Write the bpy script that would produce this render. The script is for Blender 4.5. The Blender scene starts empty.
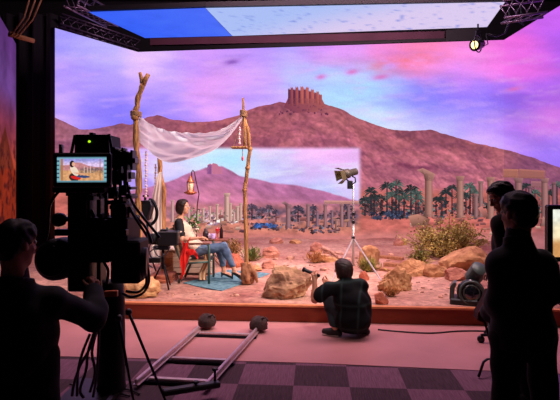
import bpy, math, random
import numpy as np
from mathutils import Vector, Matrix, noise as mnoise

random.seed(7)
F_PX, CX, HY, CAM_H = 500.0, 280.0, 182.0, 1.9
scene = bpy.context.scene
COL = scene.collection
V = Vector

def at(px, py, d):
    return V(((px - CX) / F_PX * d, d, CAM_H - (py - HY) / F_PX * d))

STAGE_Z = 0.24
def floor_d(py, z=0.0):
    return F_PX * (CAM_H - z) / (py - HY)
def on_floor(px, py, z=0.0):
    return at(px, py, floor_d(py, z))
def on_stage(px, py):
    return on_floor(px, py, STAGE_Z)
def y_front(x):
    return 6.92 - 0.07 * (x + 2.08)
def gz(x, y):
    """height of the sand on the platform"""
    t = max(0.0, min(1.0, (y - y_front(x)) / 0.5))
    n = mnoise.noise(V((x * 1.3, y * 1.3, 3.1))) * 0.022 + mnoise.noise(V((x * 5, y * 5, 8.1))) * 0.008
    back = max(0.0, min(1.0, (y - 9.8) / 3.0))
    n += back * (0.05 + 0.06 * mnoise.noise(V((x * .8, y * .8, 1.7))))
    return STAGE_Z + n * t

# ------------------------------------------------------------------ materials
def s2l(c):
    return tuple(((v / 12.92) if v <= 0.04045 else ((v + 0.055) / 1.055) ** 2.4) for v in c)
def rgb(r, g, b):
    return s2l((r / 255.0, g / 255.0, b / 255.0))
MATS = {}
def mat(name, c, rough=0.6, metal=0.0, var=0.15, scale=8.0, bump=0.0, bscale=30.0, c2=None, spec=0.4, stretch=None, emit=0.0, coat=0.0, transl=0.0, sheen=0.0):
    if name in MATS:
        return MATS[name]
    m = bpy.data.materials.new(name); m.use_nodes = True
    nt = m.node_tree; N = nt.nodes; L = nt.links
    bs = N['Principled BSDF']
    bs.inputs['Roughness'].default_value = rough
    bs.inputs['Metallic'].default_value = metal
    bs.inputs['Specular IOR Level'].default_value = spec
    if coat: bs.inputs['Coat Weight'].default_value = coat
    if sheen: bs.inputs['Sheen Weight'].default_value = sheen
    tc = N.new('ShaderNodeTexCoord')
    mp = N.new('ShaderNodeMapping'); L.new(tc.outputs['Object'], mp.inputs['Vector'])
    if stretch: mp.inputs['Scale'].default_value = stretch
    no = N.new('ShaderNodeTexNoise'); no.inputs['Scale'].default_value = scale; no.inputs['Detail'].default_value = 5
    L.new(mp.outputs[0], no.inputs['Vector'])
    rp = N.new('ShaderNodeValToRGB'); L.new(no.outputs['Fac'], rp.inputs['Fac'])
    rp.color_ramp.elements[0].position = 0.32; rp.color_ramp.elements[1].position = 0.68
    if c2 is None:
        a = tuple(v * (1 - var) for v in c); b = tuple(min(1.0, v * (1 + var)) for v in c)
    else:
        a, b = c, c2
    rp.color_ramp.elements[0].color = (*a, 1); rp.color_ramp.elements[1].color = (*b, 1)
    L.new(rp.outputs['Color'], bs.inputs['Base Color'])
    if emit:
        L.new(rp.outputs['Color'], bs.inputs['Emission Color']); bs.inputs['Emission Strength'].default_value = emit
    if bump:
        n2 = N.new('ShaderNodeTexNoise'); n2.inputs['Scale'].default_value = bscale; n2.inputs['Detail'].default_value = 6
        L.new(mp.outputs[0], n2.inputs['Vector'])
        bp = N.new('ShaderNodeBump'); bp.inputs['Strength'].default_value = bump; bp.inputs['Distance'].default_value = 0.02
        L.new(n2.outputs['Fac'], bp.inputs['Height']); L.new(bp.outputs[0], bs.inputs['Normal'])
    if transl:
        tr = N.new('ShaderNodeBsdfTranslucent'); L.new(rp.outputs['Color'], tr.inputs['Color'])
        mx = N.new('ShaderNodeMixShader'); mx.inputs[0].default_value = transl
        L.new(bs.outputs[0], mx.inputs[1]); L.new(tr.outputs[0], mx.inputs[2])
        L.new(mx.outputs[0], N['Material Output'].inputs['Surface'])
    MATS[name] = m
    return m
def screen_mat(name, strength=1.0, sampling='AUTO'):
    if name in MATS: return MATS[name]
    m = bpy.data.materials.new(name); m.use_nodes = True
    nt = m.node_tree; N = nt.nodes; L = nt.links
    N.remove(N['Principled BSDF'])
    a = N.new('ShaderNodeAttribute'); a.attribute_name = 'Col'
    # fine pixel grain of the diode panels
    tc = N.new('ShaderNodeTexCoord'); no = N.new('ShaderNodeTexNoise'); no.inputs['Scale'].default_value = 26; no.inputs['Detail'].default_value = 3
    L.new(tc.outputs['Object'], no.inputs['Vector'])
    mr = N.new('ShaderNodeMapRange'); mr.inputs['From Min'].default_value = .3; mr.inputs['From Max'].default_value = .7
    mr.inputs['To Min'].default_value = .94 * strength; mr.inputs['To Max'].default_value = 1.06 * strength
    L.new(no.outputs['Fac'], mr.inputs['Value'])
    e = N.new('ShaderNodeEmission'); L.new(a.outputs['Color'], e.inputs['Color']); L.new(mr.outputs[0], e.inputs['Strength'])
    L.new(e.outputs[0], N['Material Output'].inputs['Surface'])
    try: m.cycles.emission_sampling = sampling
    except Exception: pass
    MATS[name] = m
    return m
def emit_mat(name, c, s):
    if name in MATS: return MATS[name]
    m = bpy.data.materials.new(name); m.use_nodes = True
    nt = m.node_tree; N = nt.nodes; L = nt.links
    bs = N['Principled BSDF']; bs.inputs['Base Color'].default_value = (*c, 1)
    bs.inputs['Emission Color'].default_value = (*c, 1); bs.inputs['Emission Strength'].default_value = s
    MATS[name] = m
    return m

# ------------------------------------------------------------------ object helpers
WL = {}
def wloc(o):
    return WL.get(o.name, V((0, 0, 0))) if o is not None else V((0, 0, 0))
def tagset(o, label=None, cat=None, group=None, kind=None):
    if label: o['label'] = label
    if cat: o['category'] = cat
    if group: o['group'] = group
    if kind: o['kind'] = kind
    return o
def thing(name, loc, label, cat, group=None):
    o = bpy.data.objects.new(name, None); COL.objects.link(o)
    o.empty_display_size = 0.1
    o.location = loc; WL[o.name] = V(loc)
    return tagset(o, label, cat, group)
def link_mesh(name, verts, faces, m, parent=None, smooth=False, loc=None, cols=None):
    base = wloc(parent) if parent is not None else (V(loc) if loc is not None else V((0, 0, 0)))
    me = bpy.data.meshes.new(name)
    if isinstance(verts, np.ndarray):
        vv = verts - np.array(base)[None, :]
        me.from_pydata(vv.tolist(), [], faces.tolist() if isinstance(faces, np.ndarray) else faces)
    else:
        me.from_pydata([tuple(V(v) - base) for v in verts], [], faces)
    me.update()
    if cols is not None:
        ca = me.color_attributes.new('Col', 'FLOAT_COLOR', 'POINT')
        c4 = np.ones((len(me.vertices), 4), dtype=np.float32); c4[:, :3] = cols
        ca.data.foreach_set('color', c4.ravel())
    if smooth:
        me.polygons.foreach_set('use_smooth', [True] * len(me.polygons))
    me.materials.append(m)
    o = bpy.data.objects.new(name, me); COL.objects.link(o)
    if parent is not None:
        o.parent = parent; WL[o.name] = base
    else:
        o.location = base; WL[o.name] = base
    return o

def ortho(d):
    d = V(d).normalized()
    up = V((0, 0, 1)) if abs(d.z) < 0.9 else V((1, 0, 0))
    a = d.cross(up).normalized(); b = d.cross(a).normalized()
    return a, b
class MB:
    def __init__(s): s.v = []; s.f = []; s.sm = False
    def add(s, vs, fs):
        b = len(s.v); s.v += [V(v) for v in vs]; s.f += [tuple(b + i for i in f) for f in fs]; return s
    def box(s, c, size, M=None, bev=0.0):
        c = V(c); hx, hy, hz = size[0] / 2, size[1] / 2, size[2] / 2
        M = M or Matrix.Identity(3)
        b = min(bev, hx * .9, hy * .9, hz * .9)
        if b <= 0:
            vs = [c + M @ V((x * hx, y * hy, z * hz)) for x in (-1, 1) for y in (-1, 1) for z in (-1, 1)]
            return s.add(vs, [(0, 1, 3, 2), (4, 6, 7, 5), (0, 4, 5, 1), (2, 3, 7, 6), (0, 2, 6, 4), (1, 5, 7, 3)])
        # chamfered box: 24 verts
        vs = []; idx = {}
        for x in (-1, 1):
            for y in (-1, 1):
                for z in (-1, 1):
                    for ax in range(3):
                        p = [x * (hx - b), y * (hy - b), z * (hz - b)]
                        p[ax] = (x * hx, y * hy, z * hz)[ax]
                        idx[(x, y, z, ax)] = len(vs); vs.append(c + M @ V(p))
        fs = []
        def quad(k, ax):
            cyc = {0: [(-1, -1), (1, -1), (1, 1), (-1, 1)]}[0]
            out = []
            for u, w in cyc:
                q = [0, 0, 0]; q[ax] = k; q[(ax + 1) % 3] = u; q[(ax + 2) % 3] = w
                out.append(idx[(q[0], q[1], q[2], ax)])
            return tuple(out if k > 0 else out[::-1])
        for ax in range(3):
            fs.append(quad(1, ax)); fs.append(quad(-1, ax))
        for ax in range(3):
            a1, a2 = (ax + 1) % 3, (ax + 2) % 3
            for u in (-1, 1):
                for w in (-1, 1):
                    q0 = [0, 0, 0]; q0[ax] = -1; q0[a1] = u; q0[a2] = w
                    q1 = list(q0); q1[ax] = 1
                    f = (idx[(*q0, a1)], idx[(*q1, a1)], idx[(*q1, a2)], idx[(*q0, a2)])
                    fs.append(f if u * w < 0 else f[::-1])
        for x in (-1, 1):
            for y in (-1, 1):
                for z in (-1, 1):
                    f = tuple(idx[(x, y, z, a)] for a in range(3))
                    fs.append(f if x * y * z > 0 else f[::-1])
        return s.add(vs, fs)
    def tube(s, pts, rad, n=10, caps=True):
        pts = [V(p) for p in pts]
        if not hasattr(rad, '__len__'): rad = [rad] * len(pts)
        rings = []; vs = []; fs = []
        a0 = None
        for i, p in enumerate(pts):
            d = (pts[min(i + 1, len(pts) - 1)] - pts[max(i - 1, 0)])
            if d.length < 1e-9: d = V((0, 0, 1))
            d.normalize()
            if a0 is None: a, b = ortho(d)
            else:
                a = (a0 - d * a0.dot(d)); 
                if a.length < 1e-6: a, b = ortho(d)
                a.normalize(); b = d.cross(a).normalized()
            a0 = a
            for k in range(n):
                t = 2 * math.pi * k / n
                vs.append(p + (a * math.cos(t) + b * math.sin(t)) * rad[i])
        for i in range(len(pts) - 1):
            for k in range(n):
                k2 = (k + 1) % n
                fs.append((i * n + k, i * n + k2, (i + 1) * n + k2, (i + 1) * n + k))
        if caps:
            fs.append(tuple(range(n))[::-1]); fs.append(tuple((len(pts) - 1) * n + k for k in range(n)))
        return s.add(vs, fs)
    def cyl(s, p0, p1, r, r2=None, n=20):
        return s.tube([p0, p1], [r, r if r2 is None else r2], n)
    def lathe(s, c, axis, prof, n=24):
        """prof: list of (r, h) along the axis"""
        c = V(c); ax = V(axis).normalized(); a, b = ortho(ax); vs = []; fs = []
        for r, h in prof:
            for k in range(n):
                t = 2 * math.pi * k / n
                vs.append(c + ax * h + (a * math.cos(t) + b * math.sin(t)) * max(r, 1e-4))
        for i in range(len(prof) - 1):
            for k in range(n):
                k2 = (k + 1) % n
                fs.append((i * n + k, i * n + k2, (i + 1) * n + k2, (i + 1) * n + k))
        fs.append(tuple(range(n))[::-1]); fs.append(tuple((len(prof) - 1) * n + k for k in range(n)))
        return s.add(vs, fs)
    def sph(s, c, r, n=14, m=8):
        c = V(c); r = r if hasattr(r, '__len__') else (r, r, r)
        vs = []; fs = []
        for j in range(m + 1):
            ph = math.pi * j / m
            for k in range(n):
                t = 2 * math.pi * k / n
                vs.append(c + V((r[0] * math.sin(ph) * math.cos(t), r[1] * math.sin(ph) * math.sin(t), r[2] * math.cos(ph))))
        for j in range(m):
            for k in range(n):
                k2 = (k + 1) % n
                fs.append((j * n + k, (j + 1) * n + k, (j + 1) * n + k2, j * n + k2))
        return s.add(vs, fs)
    def torus(s, c, axis, R, r, n=28, m=8, a0=0.0, a1=2 * math.pi):
        c = V(c); a, b = ortho(axis); full = abs(a1 - a0 - 2 * math.pi) < 1e-6
        pts = [c + (a * math.cos(a0 + (a1 - a0) * i / n) + b * math.sin(a0 + (a1 - a0) * i / n)) * R for i in range(n + 1)]
        return s.tube(pts, r, m, caps=not full)
    def prism(s, poly, ext):
        poly = [V(p) for p in poly]; ext = V(ext); n = len(poly)
        vs = poly + [p + ext for p in poly]
        fs = [tuple(range(n)), tuple(range(2 * n - 1, n - 1, -1))] + [(i, n + i, n + (i + 1) % n, (i + 1) % n) for i in range(n)]
        return s.add(vs, fs)
    def build(s, name, m, parent=None, smooth=False, loc=None):
        return link_mesh(name, s.v, s.f, m, parent, smooth, loc)
def single(mb, name, m, loc, label, cat, group=None, smooth=False):
    return tagset(mb.build(name, m, None, smooth, loc), label, cat, group)
def px_box(mb, x0, x1, y0, y1, d0, d1, bev=0.008):
    a = at(x0, y0, d0); b = at(x1, y1, d0)
    return mb.box(((a.x + b.x) / 2, (d0 + d1) / 2, (a.z + b.z) / 2), (abs(b.x - a.x), abs(d1 - d0), abs(a.z - b.z)), None, bev)

# ------------------------------------------------------------------ signed-distance modelling (people)
def cap(a, b, ra, rb=None, k=0.03):
    return ('c', np.array(a, float), np.array(b, float), ra, ra if rb is None else rb, k)
def ell(c, r, M=None, k=0.03, sub=False):
    return ('s' if sub else 'e', np.array(c, float), np.array(r, float), np.eye(3) if M is None else np.array(M, float), k)
def axes(right, fwd, up):
    return np.array([np.array(right), np.array(fwd), np.array(up)]).T
def sdf_mesh(prims, vox, cuts=(), infl=0.0, wr=0.0, wf=22.0, seed=0.0):
    lo = np.full(3, 1e9); hi = np.full(3, -1e9)
    for p in prims:
        if p[0] == 'c':
            r = max(p[3], p[4]); lo = np.minimum(lo, np.minimum(p[1], p[2]) - r); hi = np.maximum(hi, np.maximum(p[1], p[2]) + r)
        elif p[0] == 'e':
            r = p[2].max(); lo = np.minimum(lo, p[1] - r); hi = np.maximum(hi, p[1] + r)
    pad = infl + 0.03 + 3 * vox; lo -= pad; hi += pad
    n = np.ceil((hi - lo) / vox).astype(int) + 1
    D = np.full(n, 0.5, dtype=np.float32)
    ax = [lo[i] + vox * np.arange(n[i]) for i in range(3)]
    def region(a, b):
        i0 = np.maximum(0, np.floor((a - lo) / vox).astype(int)); i1 = np.minimum(n, np.ceil((b - lo) / vox).astype(int) + 1)
        return i0, i1
    for p in prims:
        if p[0] == 'c':
            r = max(p[3], p[4]); a = np.minimum(p[1], p[2]) - r; b = np.maximum(p[1], p[2]) + r
        else:
            r = p[2].max(); a = p[1] - r; b = p[1] + r
        k = p[-1]; g = infl + 2 * k + 3 * vox
        i0, i1 = region(a - g, b + g)
        if (i1 <= i0).any(): continue
        X = ax[0][i0[0]:i1[0]][:, None, None]; Y = ax[1][i0[1]:i1[1]][None, :, None]; Z = ax[2][i0[2]:i1[2]][None, None, :]
        if p[0] == 'c':
            ba = p[2] - p[1]; L2 = max(ba @ ba, 1e-12)
            t = np.clip(((X - p[1][0]) * ba[0] + (Y - p[1][1]) * ba[1] + (Z - p[1][2]) * ba[2]) / L2, 0, 1)
            d = np.sqrt((X - p[1][0] - t * ba[0]) ** 2 + (Y - p[1][1] - t * ba[1]) ** 2 + (Z - p[1][2] - t * ba[2]) ** 2) - (p[3] + (p[4] - p[3]) * t)
        else:
            M = p[3]; q = [(X - p[1][0]) * M[0, j] + (Y - p[1][1]) * M[1, j] + (Z - p[1][2]) * M[2, j] for j in range(3)]
            k0 = np.sqrt(sum((q[j] / p[2][j]) ** 2 for j in range(3))); k1 = np.sqrt(sum((q[j] / p[2][j] ** 2) ** 2 for j in range(3)))
            d = k0 * (k0 - 1) / np.maximum(k1, 1e-6)
        S = D[i0[0]:i1[0], i0[1]:i1[1], i0[2]:i1[2]]
        if p[0] == 's':
            d = -d; h = np.clip(0.5 - 0.5 * (d - S) / k * -1, 0, 1)
            h = np.clip(0.5 + 0.5 * (d - S) / k, 0, 1); R = S * (1 - h) + d * h + k * h * (1 - h)
        else:
            d = d - infl; h = np.clip(0.5 + 0.5 * (d - S) / k, 0, 1); R = d * (1 - h) + S * h - k * h * (1 - h)
        D[i0[0]:i1[0], i0[1]:i1[1], i0[2]:i1[2]] = R
    X = ax[0][:, None, None]; Y = ax[1][None, :, None]; Z = ax[2][None, None, :]
    if wr:
        w = np.sin(X * wf + 2.1 * np.sin(Z * wf * .61 + seed) + seed) * np.sin(Z * wf * 1.17 + 1.7 * np.sin(Y * wf * .7 + 1.3)) + .6 * np.sin(Y * wf * 1.9 + X * wf * 1.1 + 2.2 * np.sin(Z * wf * .9 + seed * 2))
        D += (wr * w).astype(np.float32)
    for c, nrm in cuts:
        nrm = np.array(nrm, float); nrm /= np.linalg.norm(nrm)
        D = np.maximum(D, ((X - c[0]) * nrm[0] + (Y - c[1]) * nrm[1] + (Z - c[2]) * nrm[2]).astype(np.float32))
    D[0] = D[-1] = 1; D[:, 0] = D[:, -1] = 1; D[:, :, 0] = D[:, :, -1] = 1
    return surface_nets(D, lo, vox)
def surface_nets(D, lo, h):
    S = (D < 0)
    c = np.zeros(tuple(s - 1 for s in D.shape), np.uint8)
    cor = [(i, j, k) for i in (0, 1) for j in (0, 1) for k in (0, 1)]
    sl = lambda o, n: slice(o, n - 1 + o)
    for i, j, k in cor: c += S[sl(i, D.shape[0]), sl(j, D.shape[1]), sl(k, D.shape[2])]
    act = (c > 0) & (c < 8)
    ijk = np.argwhere(act); idx = np.full(act.shape, -1, np.int64); idx[act] = np.arange(len(ijk))
    vals = {o: D[ijk[:, 0] + o[0], ijk[:, 1] + o[1], ijk[:, 2] + o[2]] for o in cor}
    pos = np.zeros((len(ijk), 3)); cnt = np.zeros(len(ijk))
    for a in cor:
        for axn in range(3):
            if a[axn]: continue
            b = list(a); b[axn] = 1; b = tuple(b)
            va, vb = vals[a], vals[b]; m = (va < 0) != (vb < 0)
            t = np.where(m, va / np.where(m, va - vb, 1), 0)
            p = np.array(a, float)[None, :].repeat(len(ijk), 0); p[:, axn] += t
            pos += p * m[:, None]; cnt += m
    verts = lo + (ijk + pos / np.maximum(cnt, 1)[:, None]) * h
    faces = []
    for axn in range(3):
        s0 = [slice(None)] * 3; s1 = [slice(None)] * 3
        s0[axn] = slice(0, -1); s1[axn] = slice(1, None)
        A = S[tuple(s0)]; B = S[tuple(s1)]
        e = np.argwhere(A != B); u, w = (axn + 1) % 3, (axn + 2) % 3
        e = e[(e[:, u] > 0) & (e[:, w] > 0) & (e[:, u] < D.shape[u] - 1) & (e[:, w] < D.shape[w] - 1)]
        q = []
        for du, dw in ((-1, -1), (0, -1), (0, 0), (-1, 0)):
            z = e.copy(); z[:, u] += du; z[:, w] += dw; q.append(idx[z[:, 0], z[:, 1], z[:, 2]])
        q = np.array(q).T; ins = A[e[:, 0], e[:, 1], e[:, 2]]
        faces.append(np.where(ins[:, None], q, q[:, ::-1]))
    faces = np.concatenate(faces); faces = faces[(faces >= 0).all(1)]
    return verts, faces
def sdf_obj(name, prims, vox, m, parent, **kw):
    v, f = sdf_mesh(prims, vox, **kw)
    return link_mesh(name, v, f, m, parent, True)

def nv(v):
    v = np.array(v, float); return v / np.linalg.norm(v)
def head_prims(c, fwd, up=(0, 0, 1), s=1.0, face=True):
    Fv = nv(fwd); U = np.array(up, float); U = nv(U - Fv * (U @ Fv)); R = np.cross(Fv, U); M = axes(R, Fv, U); c = np.array(c, float)
    q = lambda r, f, u: c + s * (R * r + Fv * f + U * u)
    P = [ell(q(0, -.012, .03), s * np.array((.074, .094, .088)), M, .02),
         ell(q(0, .028, -.045), s * np.array((.055, .058, .066)), M, .03),
         cap(q(0, .06, -.095), q(0, .055, -.088), s * .022, None, .03)]
    if face:
        P += [cap(q(0, .086, .018), q(0, .106, -.022), s * .009, s * .0125, .012), 
              cap(q(-.012, .094, -.026), q(.012, .094, -.026), s * .008, None, .008),
              ell(q(0, .083, -.05), s * np.array((.022, .012, .006)), M, .006), ell(q(0, .081, -.061), s * np.array((.02, .012, .007)), M, .006),
              ell(q(0, .07, .034), s * np.array((.05, .016, .01)), M, .02),
              ell(q(-.034, .058, -.02), s * np.array((.022, .02, .018)), M, .02), ell(q(.034, .058, -.02), s * np.array((.022, .02, .018)), M, .02),
              ell(q(-.031, .093, .012), s * np.array((.014, .012, .009)), M, .012, True), ell(q(.031, .093, .012), s * np.array((.014, .012, .009)), M, .012, True)]
    for sx in (-1, 1):
        P += [ell(q(sx * .077, -.012, .0), s * np.array((.011, .02, .033)), axes(R, nv(Fv + U * .25), nv(U - Fv * .25)), .006)]
    return P, q, M
def hand_prims(w, fd, pn, side, curl=0.6, s=1.0, spread=.35):
    """w wrist, fd finger direction, pn palm-facing normal, side = +1/-1 thumb side"""
    fd = nv(fd); pn = np.array(pn, float); pn = nv(pn - fd * (pn @ fd)); sd = np.cross(fd, pn) * side; w = np.array(w, float)
    P = [cap(w + fd * .02 * s - sd * .014 * s, w + fd * .075 * s - sd * .022 * s, .017 * s, .015 * s, .012),
         cap(w + fd * .02 * s + sd * .014 * s, w + fd * .078 * s + sd * .022 * s, .018 * s, .015 * s, .012)]
    for i, L in enumerate((.074, .083, .078, .06)):
        o = (1.5 - i) * .0185 * s
        b = w + fd * (.082 - .006 * abs(i - 1.2)) * s + sd * o; ang = 0.0; p = b
        for j, fr in enumerate((.45, .32, .23)):
            ang += curl * (0.55, 0.9, 0.6)[j] * (1 + .06 * i)
            dr = nv(fd * math.cos(ang) + pn * math.sin(ang) + sd * spread * .25 * (1.5 - i) * (1 if j == 0 else .3))
            e = p + dr * L * fr * s
            P.append(cap(p, e, (.0088, .0081, .0074)[j] * s, (.0081, .0074, .0066)[j] * s, .004)); p = e
    b = w + fd * .03 * s + sd * .026 * s
    d1 = nv(fd * .6 + sd * .75 + pn * .25); e1 = b + d1 * .036 * s
    d2 = nv(fd * .85 + sd * .25 + pn * (.3 + curl * .5)); e2 = e1 + d2 * .03 * s
    d3 = nv(fd * .9 - sd * .1 + pn * (.4 + curl * .6)); e3 = e2 + d3 * .024 * s
    P += [cap(b, e1, .013 * s, .0105 * s, .008), cap(e1, e2, .0102 * s, .009 * s, .004), cap(e2, e3, .009 * s, .0075 * s, .004)]
    return P
def torso_prims(pel, neck, shL, shR, hipL, hipR, s=1.0, w=1.0, mid=None, fem=False):
    pel, neck, shL, shR, hipL, hipR = [np.array(v, float) for v in (pel, neck, shL, shR, hipL, hipR)]
    up = nv(neck - pel); Rr = nv((shR - shL)); Rr = nv(Rr - up * (Rr @ up)); Fv = np.cross(up, Rr); M = axes(Rr, Fv, up)
    R2 = nv(hipR - hipL); up2 = nv(up - R2 * (up @ R2)); M2 = axes(R2, np.cross(up2, R2), up2)
    L = np.linalg.norm(neck - pel); m = np.array(mid, float) if mid is not None else pel * .5 + neck * .5
    sm = (shL + shR) / 2
    P = [ell(sm - up * .15 * s - Fv * -.01, np.array((.155 * w, .112, .165)) * s, M, .06),
         ell(m - up * .03, np.array((.132 * w, .1, .15)) * s, M, .06),
         ell(pel + up2 * .02, np.array((.165 * w if not fem else .17, .122, .12)) * s, M2, .06),
         cap(shL, shR, .062 * s, None, .05), cap(sm - up * .02, neck + up * .03, .075 * s, .056 * s, .05)]
    if fem:
        for e in (-1, 1): P.append(ell(sm - up * .17 * s + Fv * .085 * s + Rr * e * .07 * s, np.array((.062, .058, .06)) * s, M, .03))
    return P, (Rr, Fv, up)
def limb(a, b, c, r, k=.03):
    return [cap(a, b, r[0], r[1], k), cap(b, c, r[1] * 1.02, r[2], k),
            ell(np.array(b) * .72 + np.array(c) * .28, (r[1] * 1.1,) * 3, None, k)]
def foot_prims(an, toe, r=.036):
    an = np.array(an, float); toe = np.array(toe, float); d = nv((toe - an) * np.array((1, 1, 0)))
    heel = np.array((an[0], an[1], toe[2])) - d * .045
    return [cap(heel, toe - d * .06, r, r * 1.08, .02), cap(toe - d * .06, toe, r * 1.05, r * .8, .02), cap(an, heel * .5 + toe * .5, r * 1.0, r * .9, .03)]

# =================================================================== colours
BLACK = mat('matte_black', rgb(14, 13, 16), .55, var=.3, spec=.3)
BLACKP = mat('black_plastic', rgb(20, 19, 24), .38, var=.25, spec=.5)
BLACKM = mat('black_metal', rgb(30, 29, 36), .35, .6, var=.2)
RUBBER = mat('rubber', rgb(16, 15, 17), .8, var=.3)
CHROME = mat('brushed_metal', rgb(190, 186, 190), .32, .9, var=.12, scale=30)
ALU = mat('aluminium', rgb(205, 196, 190), .4, .75, var=.1, scale=40)
WHITEM = mat('white_paint', rgb(222, 212, 208), .45, var=.06)

# =================================================================== SETTING
def struct(name, mb, m, smooth=False):
    return tagset(mb.build(name, m, None, smooth, (0, 0, 0)), kind='structure')
# floor: carpet tiles
def carpet_mat():
    m = bpy.data.materials.new('carpet_tiles'); m.use_nodes = True; nt = m.node_tree; N = nt.nodes; L = nt.links
    bs = N['Principled BSDF']; bs.inputs['Roughness'].default_value = .95; bs.inputs['Specular IOR Level'].default_value = .1
    tc = N.new('ShaderNodeTexCoord'); mp = N.new('ShaderNodeMapping'); mp.inputs['Rotation'].default_value = (0, 0, .07); mp.inputs['Location'].default_value = (-.32, .023, .0)
    L.new(tc.outputs['Object'], mp.inputs['Vector'])
    ck = N.new('ShaderNodeTexChecker'); ck.inputs['Scale'].default_value = 1.92; L.new(mp.outputs[0], ck.inputs['Vector'])
    ck.inputs['Color1'].default_value = (*rgb(124, 88, 108), 1); ck.inputs['Color2'].default_value = (*rgb(78, 60, 70), 1)
    n1 = N.new('ShaderNodeTexNoise'); n1.inputs['Scale'].default_value = 1.0; n1.inputs['Detail'].default_value = 4
    m2 = N.new('ShaderNodeMapping'); m2.inputs['Scale'].default_value = (90, 6, 1); L.new(mp.outputs[0], m2.inputs['Vector']); L.new(m2.outputs[0], n1.inputs['Vector'])
    n2 = N.new('ShaderNodeTexNoise'); n2.inputs['Scale'].default_value = 140; L.new(mp.outputs[0], n2.inputs['Vector'])
    ad = N.new('ShaderNodeMath'); ad.operation = 'ADD'; L.new(n1.outputs['Fac'], ad.inputs[0]); L.new(n2.outputs['Fac'], ad.inputs[1])
    mr = N.new('ShaderNodeMapRange'); mr.inputs['From Min'].default_value = .7; mr.inputs['From Max'].default_value = 1.3; mr.inputs['To Min'].default_value = .62; mr.inputs['To Max'].default_value = 1.35
    L.new(ad.outputs[0], mr.inputs['Value'])
    mx = N.new('ShaderNodeVectorMath'); mx.operation = 'SCALE'; L.new(ck.outputs['Color'], mx.inputs[0]); L.new(mr.outputs[0], mx.inputs['Scale'])
    L.new(mx.outputs[0], bs.inputs['Base Color'])
    return m
mb = MB(); mb.box((0, 7.5, -.05), (20, 19, .1)); struct('floor', mb, carpet_mat())
mb = MB(); mb.box((0, 7.5, 8.05), (20, 19, .1)); struct('ceiling', mb, mat('ceiling_black', rgb(12, 10, 16), .9))
DARKW = mat('studio_wall_black', rgb(13, 12, 18), .9)
mb = MB(); mb.box((-9.6, 7.5, 4), (.2, 19, 8)); struct('wall_left', mb, DARKW)
mb = MB(); mb.box((9.6, 7.5, 4), (.2, 19, 8)); struct('wall_right', mb, DARKW)
mb = MB(); mb.box((0, 17.0, 4), (20, .2, 8)); struct('wall_back', mb, DARKW)

# pink vinyl covering in front of the platform
v0 = [on_floor(40, 356), on_floor(300, 363.5), on_floor(560, 375)]
poly = [V((-5.5, 5.62, 0)), V((-2.1, 5.42, 0)), V((.3, 5.24, 0)), V((2.85, 4.93, 0)), V((5.0, 4.75, 0)), V((5.0, y_front(5) - .005, 0)), V((-5.5, y_front(-5.5) - .005, 0))]
mb = MB(); mb.prism([p + V((0, 0, .001)) for p in poly], (0, 0, .005))
PINKF = mat('vinyl_floor', rgb(192, 132, 132), .5, var=.1, scale=1.4, bump=.05, bscale=60, spec=.35)
single(mb, 'vinyl_floor_sheet', PINKF, (0, 5.8, 0), 'pale pink vinyl sheet laid on the carpet along the platform front', 'floor covering')

# platform
EDGE = mat('platform_paint', rgb(124, 44, 20), .6, var=.14, scale=3, bump=.08, bscale=14, stretch=(1, 1, 5))
SANDEDGE = mat('platform_lip', rgb(214, 132, 88), .7, var=.1)
XL, XR = -5.62, 6.1
plat = thing('stage_platform', (0, 7, 0), 'low brown painted platform that carries the sandy desert set', 'stage')
mb = MB(); mb.prism([V((XL, y_front(XL), .007)), V((XR, y_front(XR), .007)), V((XR, 13.5, .007)), V((-4.3, 14.7, .007)), V((XL, 12.55, .007))], (0, 0, STAGE_Z - .04))
mb.build('front_board', EDGE, plat)
mb = MB(); d_ = V((XR - XL, y_front(XR) - y_front(XL), 0))
mb.prism([V((XL, y_front(XL) - .02, .212)), V((XR, y_front(XR) - .02, .212)), V((XR, y_front(XR) + .06, .212)), V((XL, y_front(XL) + .06, .212))], (0, 0, .026))
mb.build('edge_trim', SANDEDGE, plat)
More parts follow.
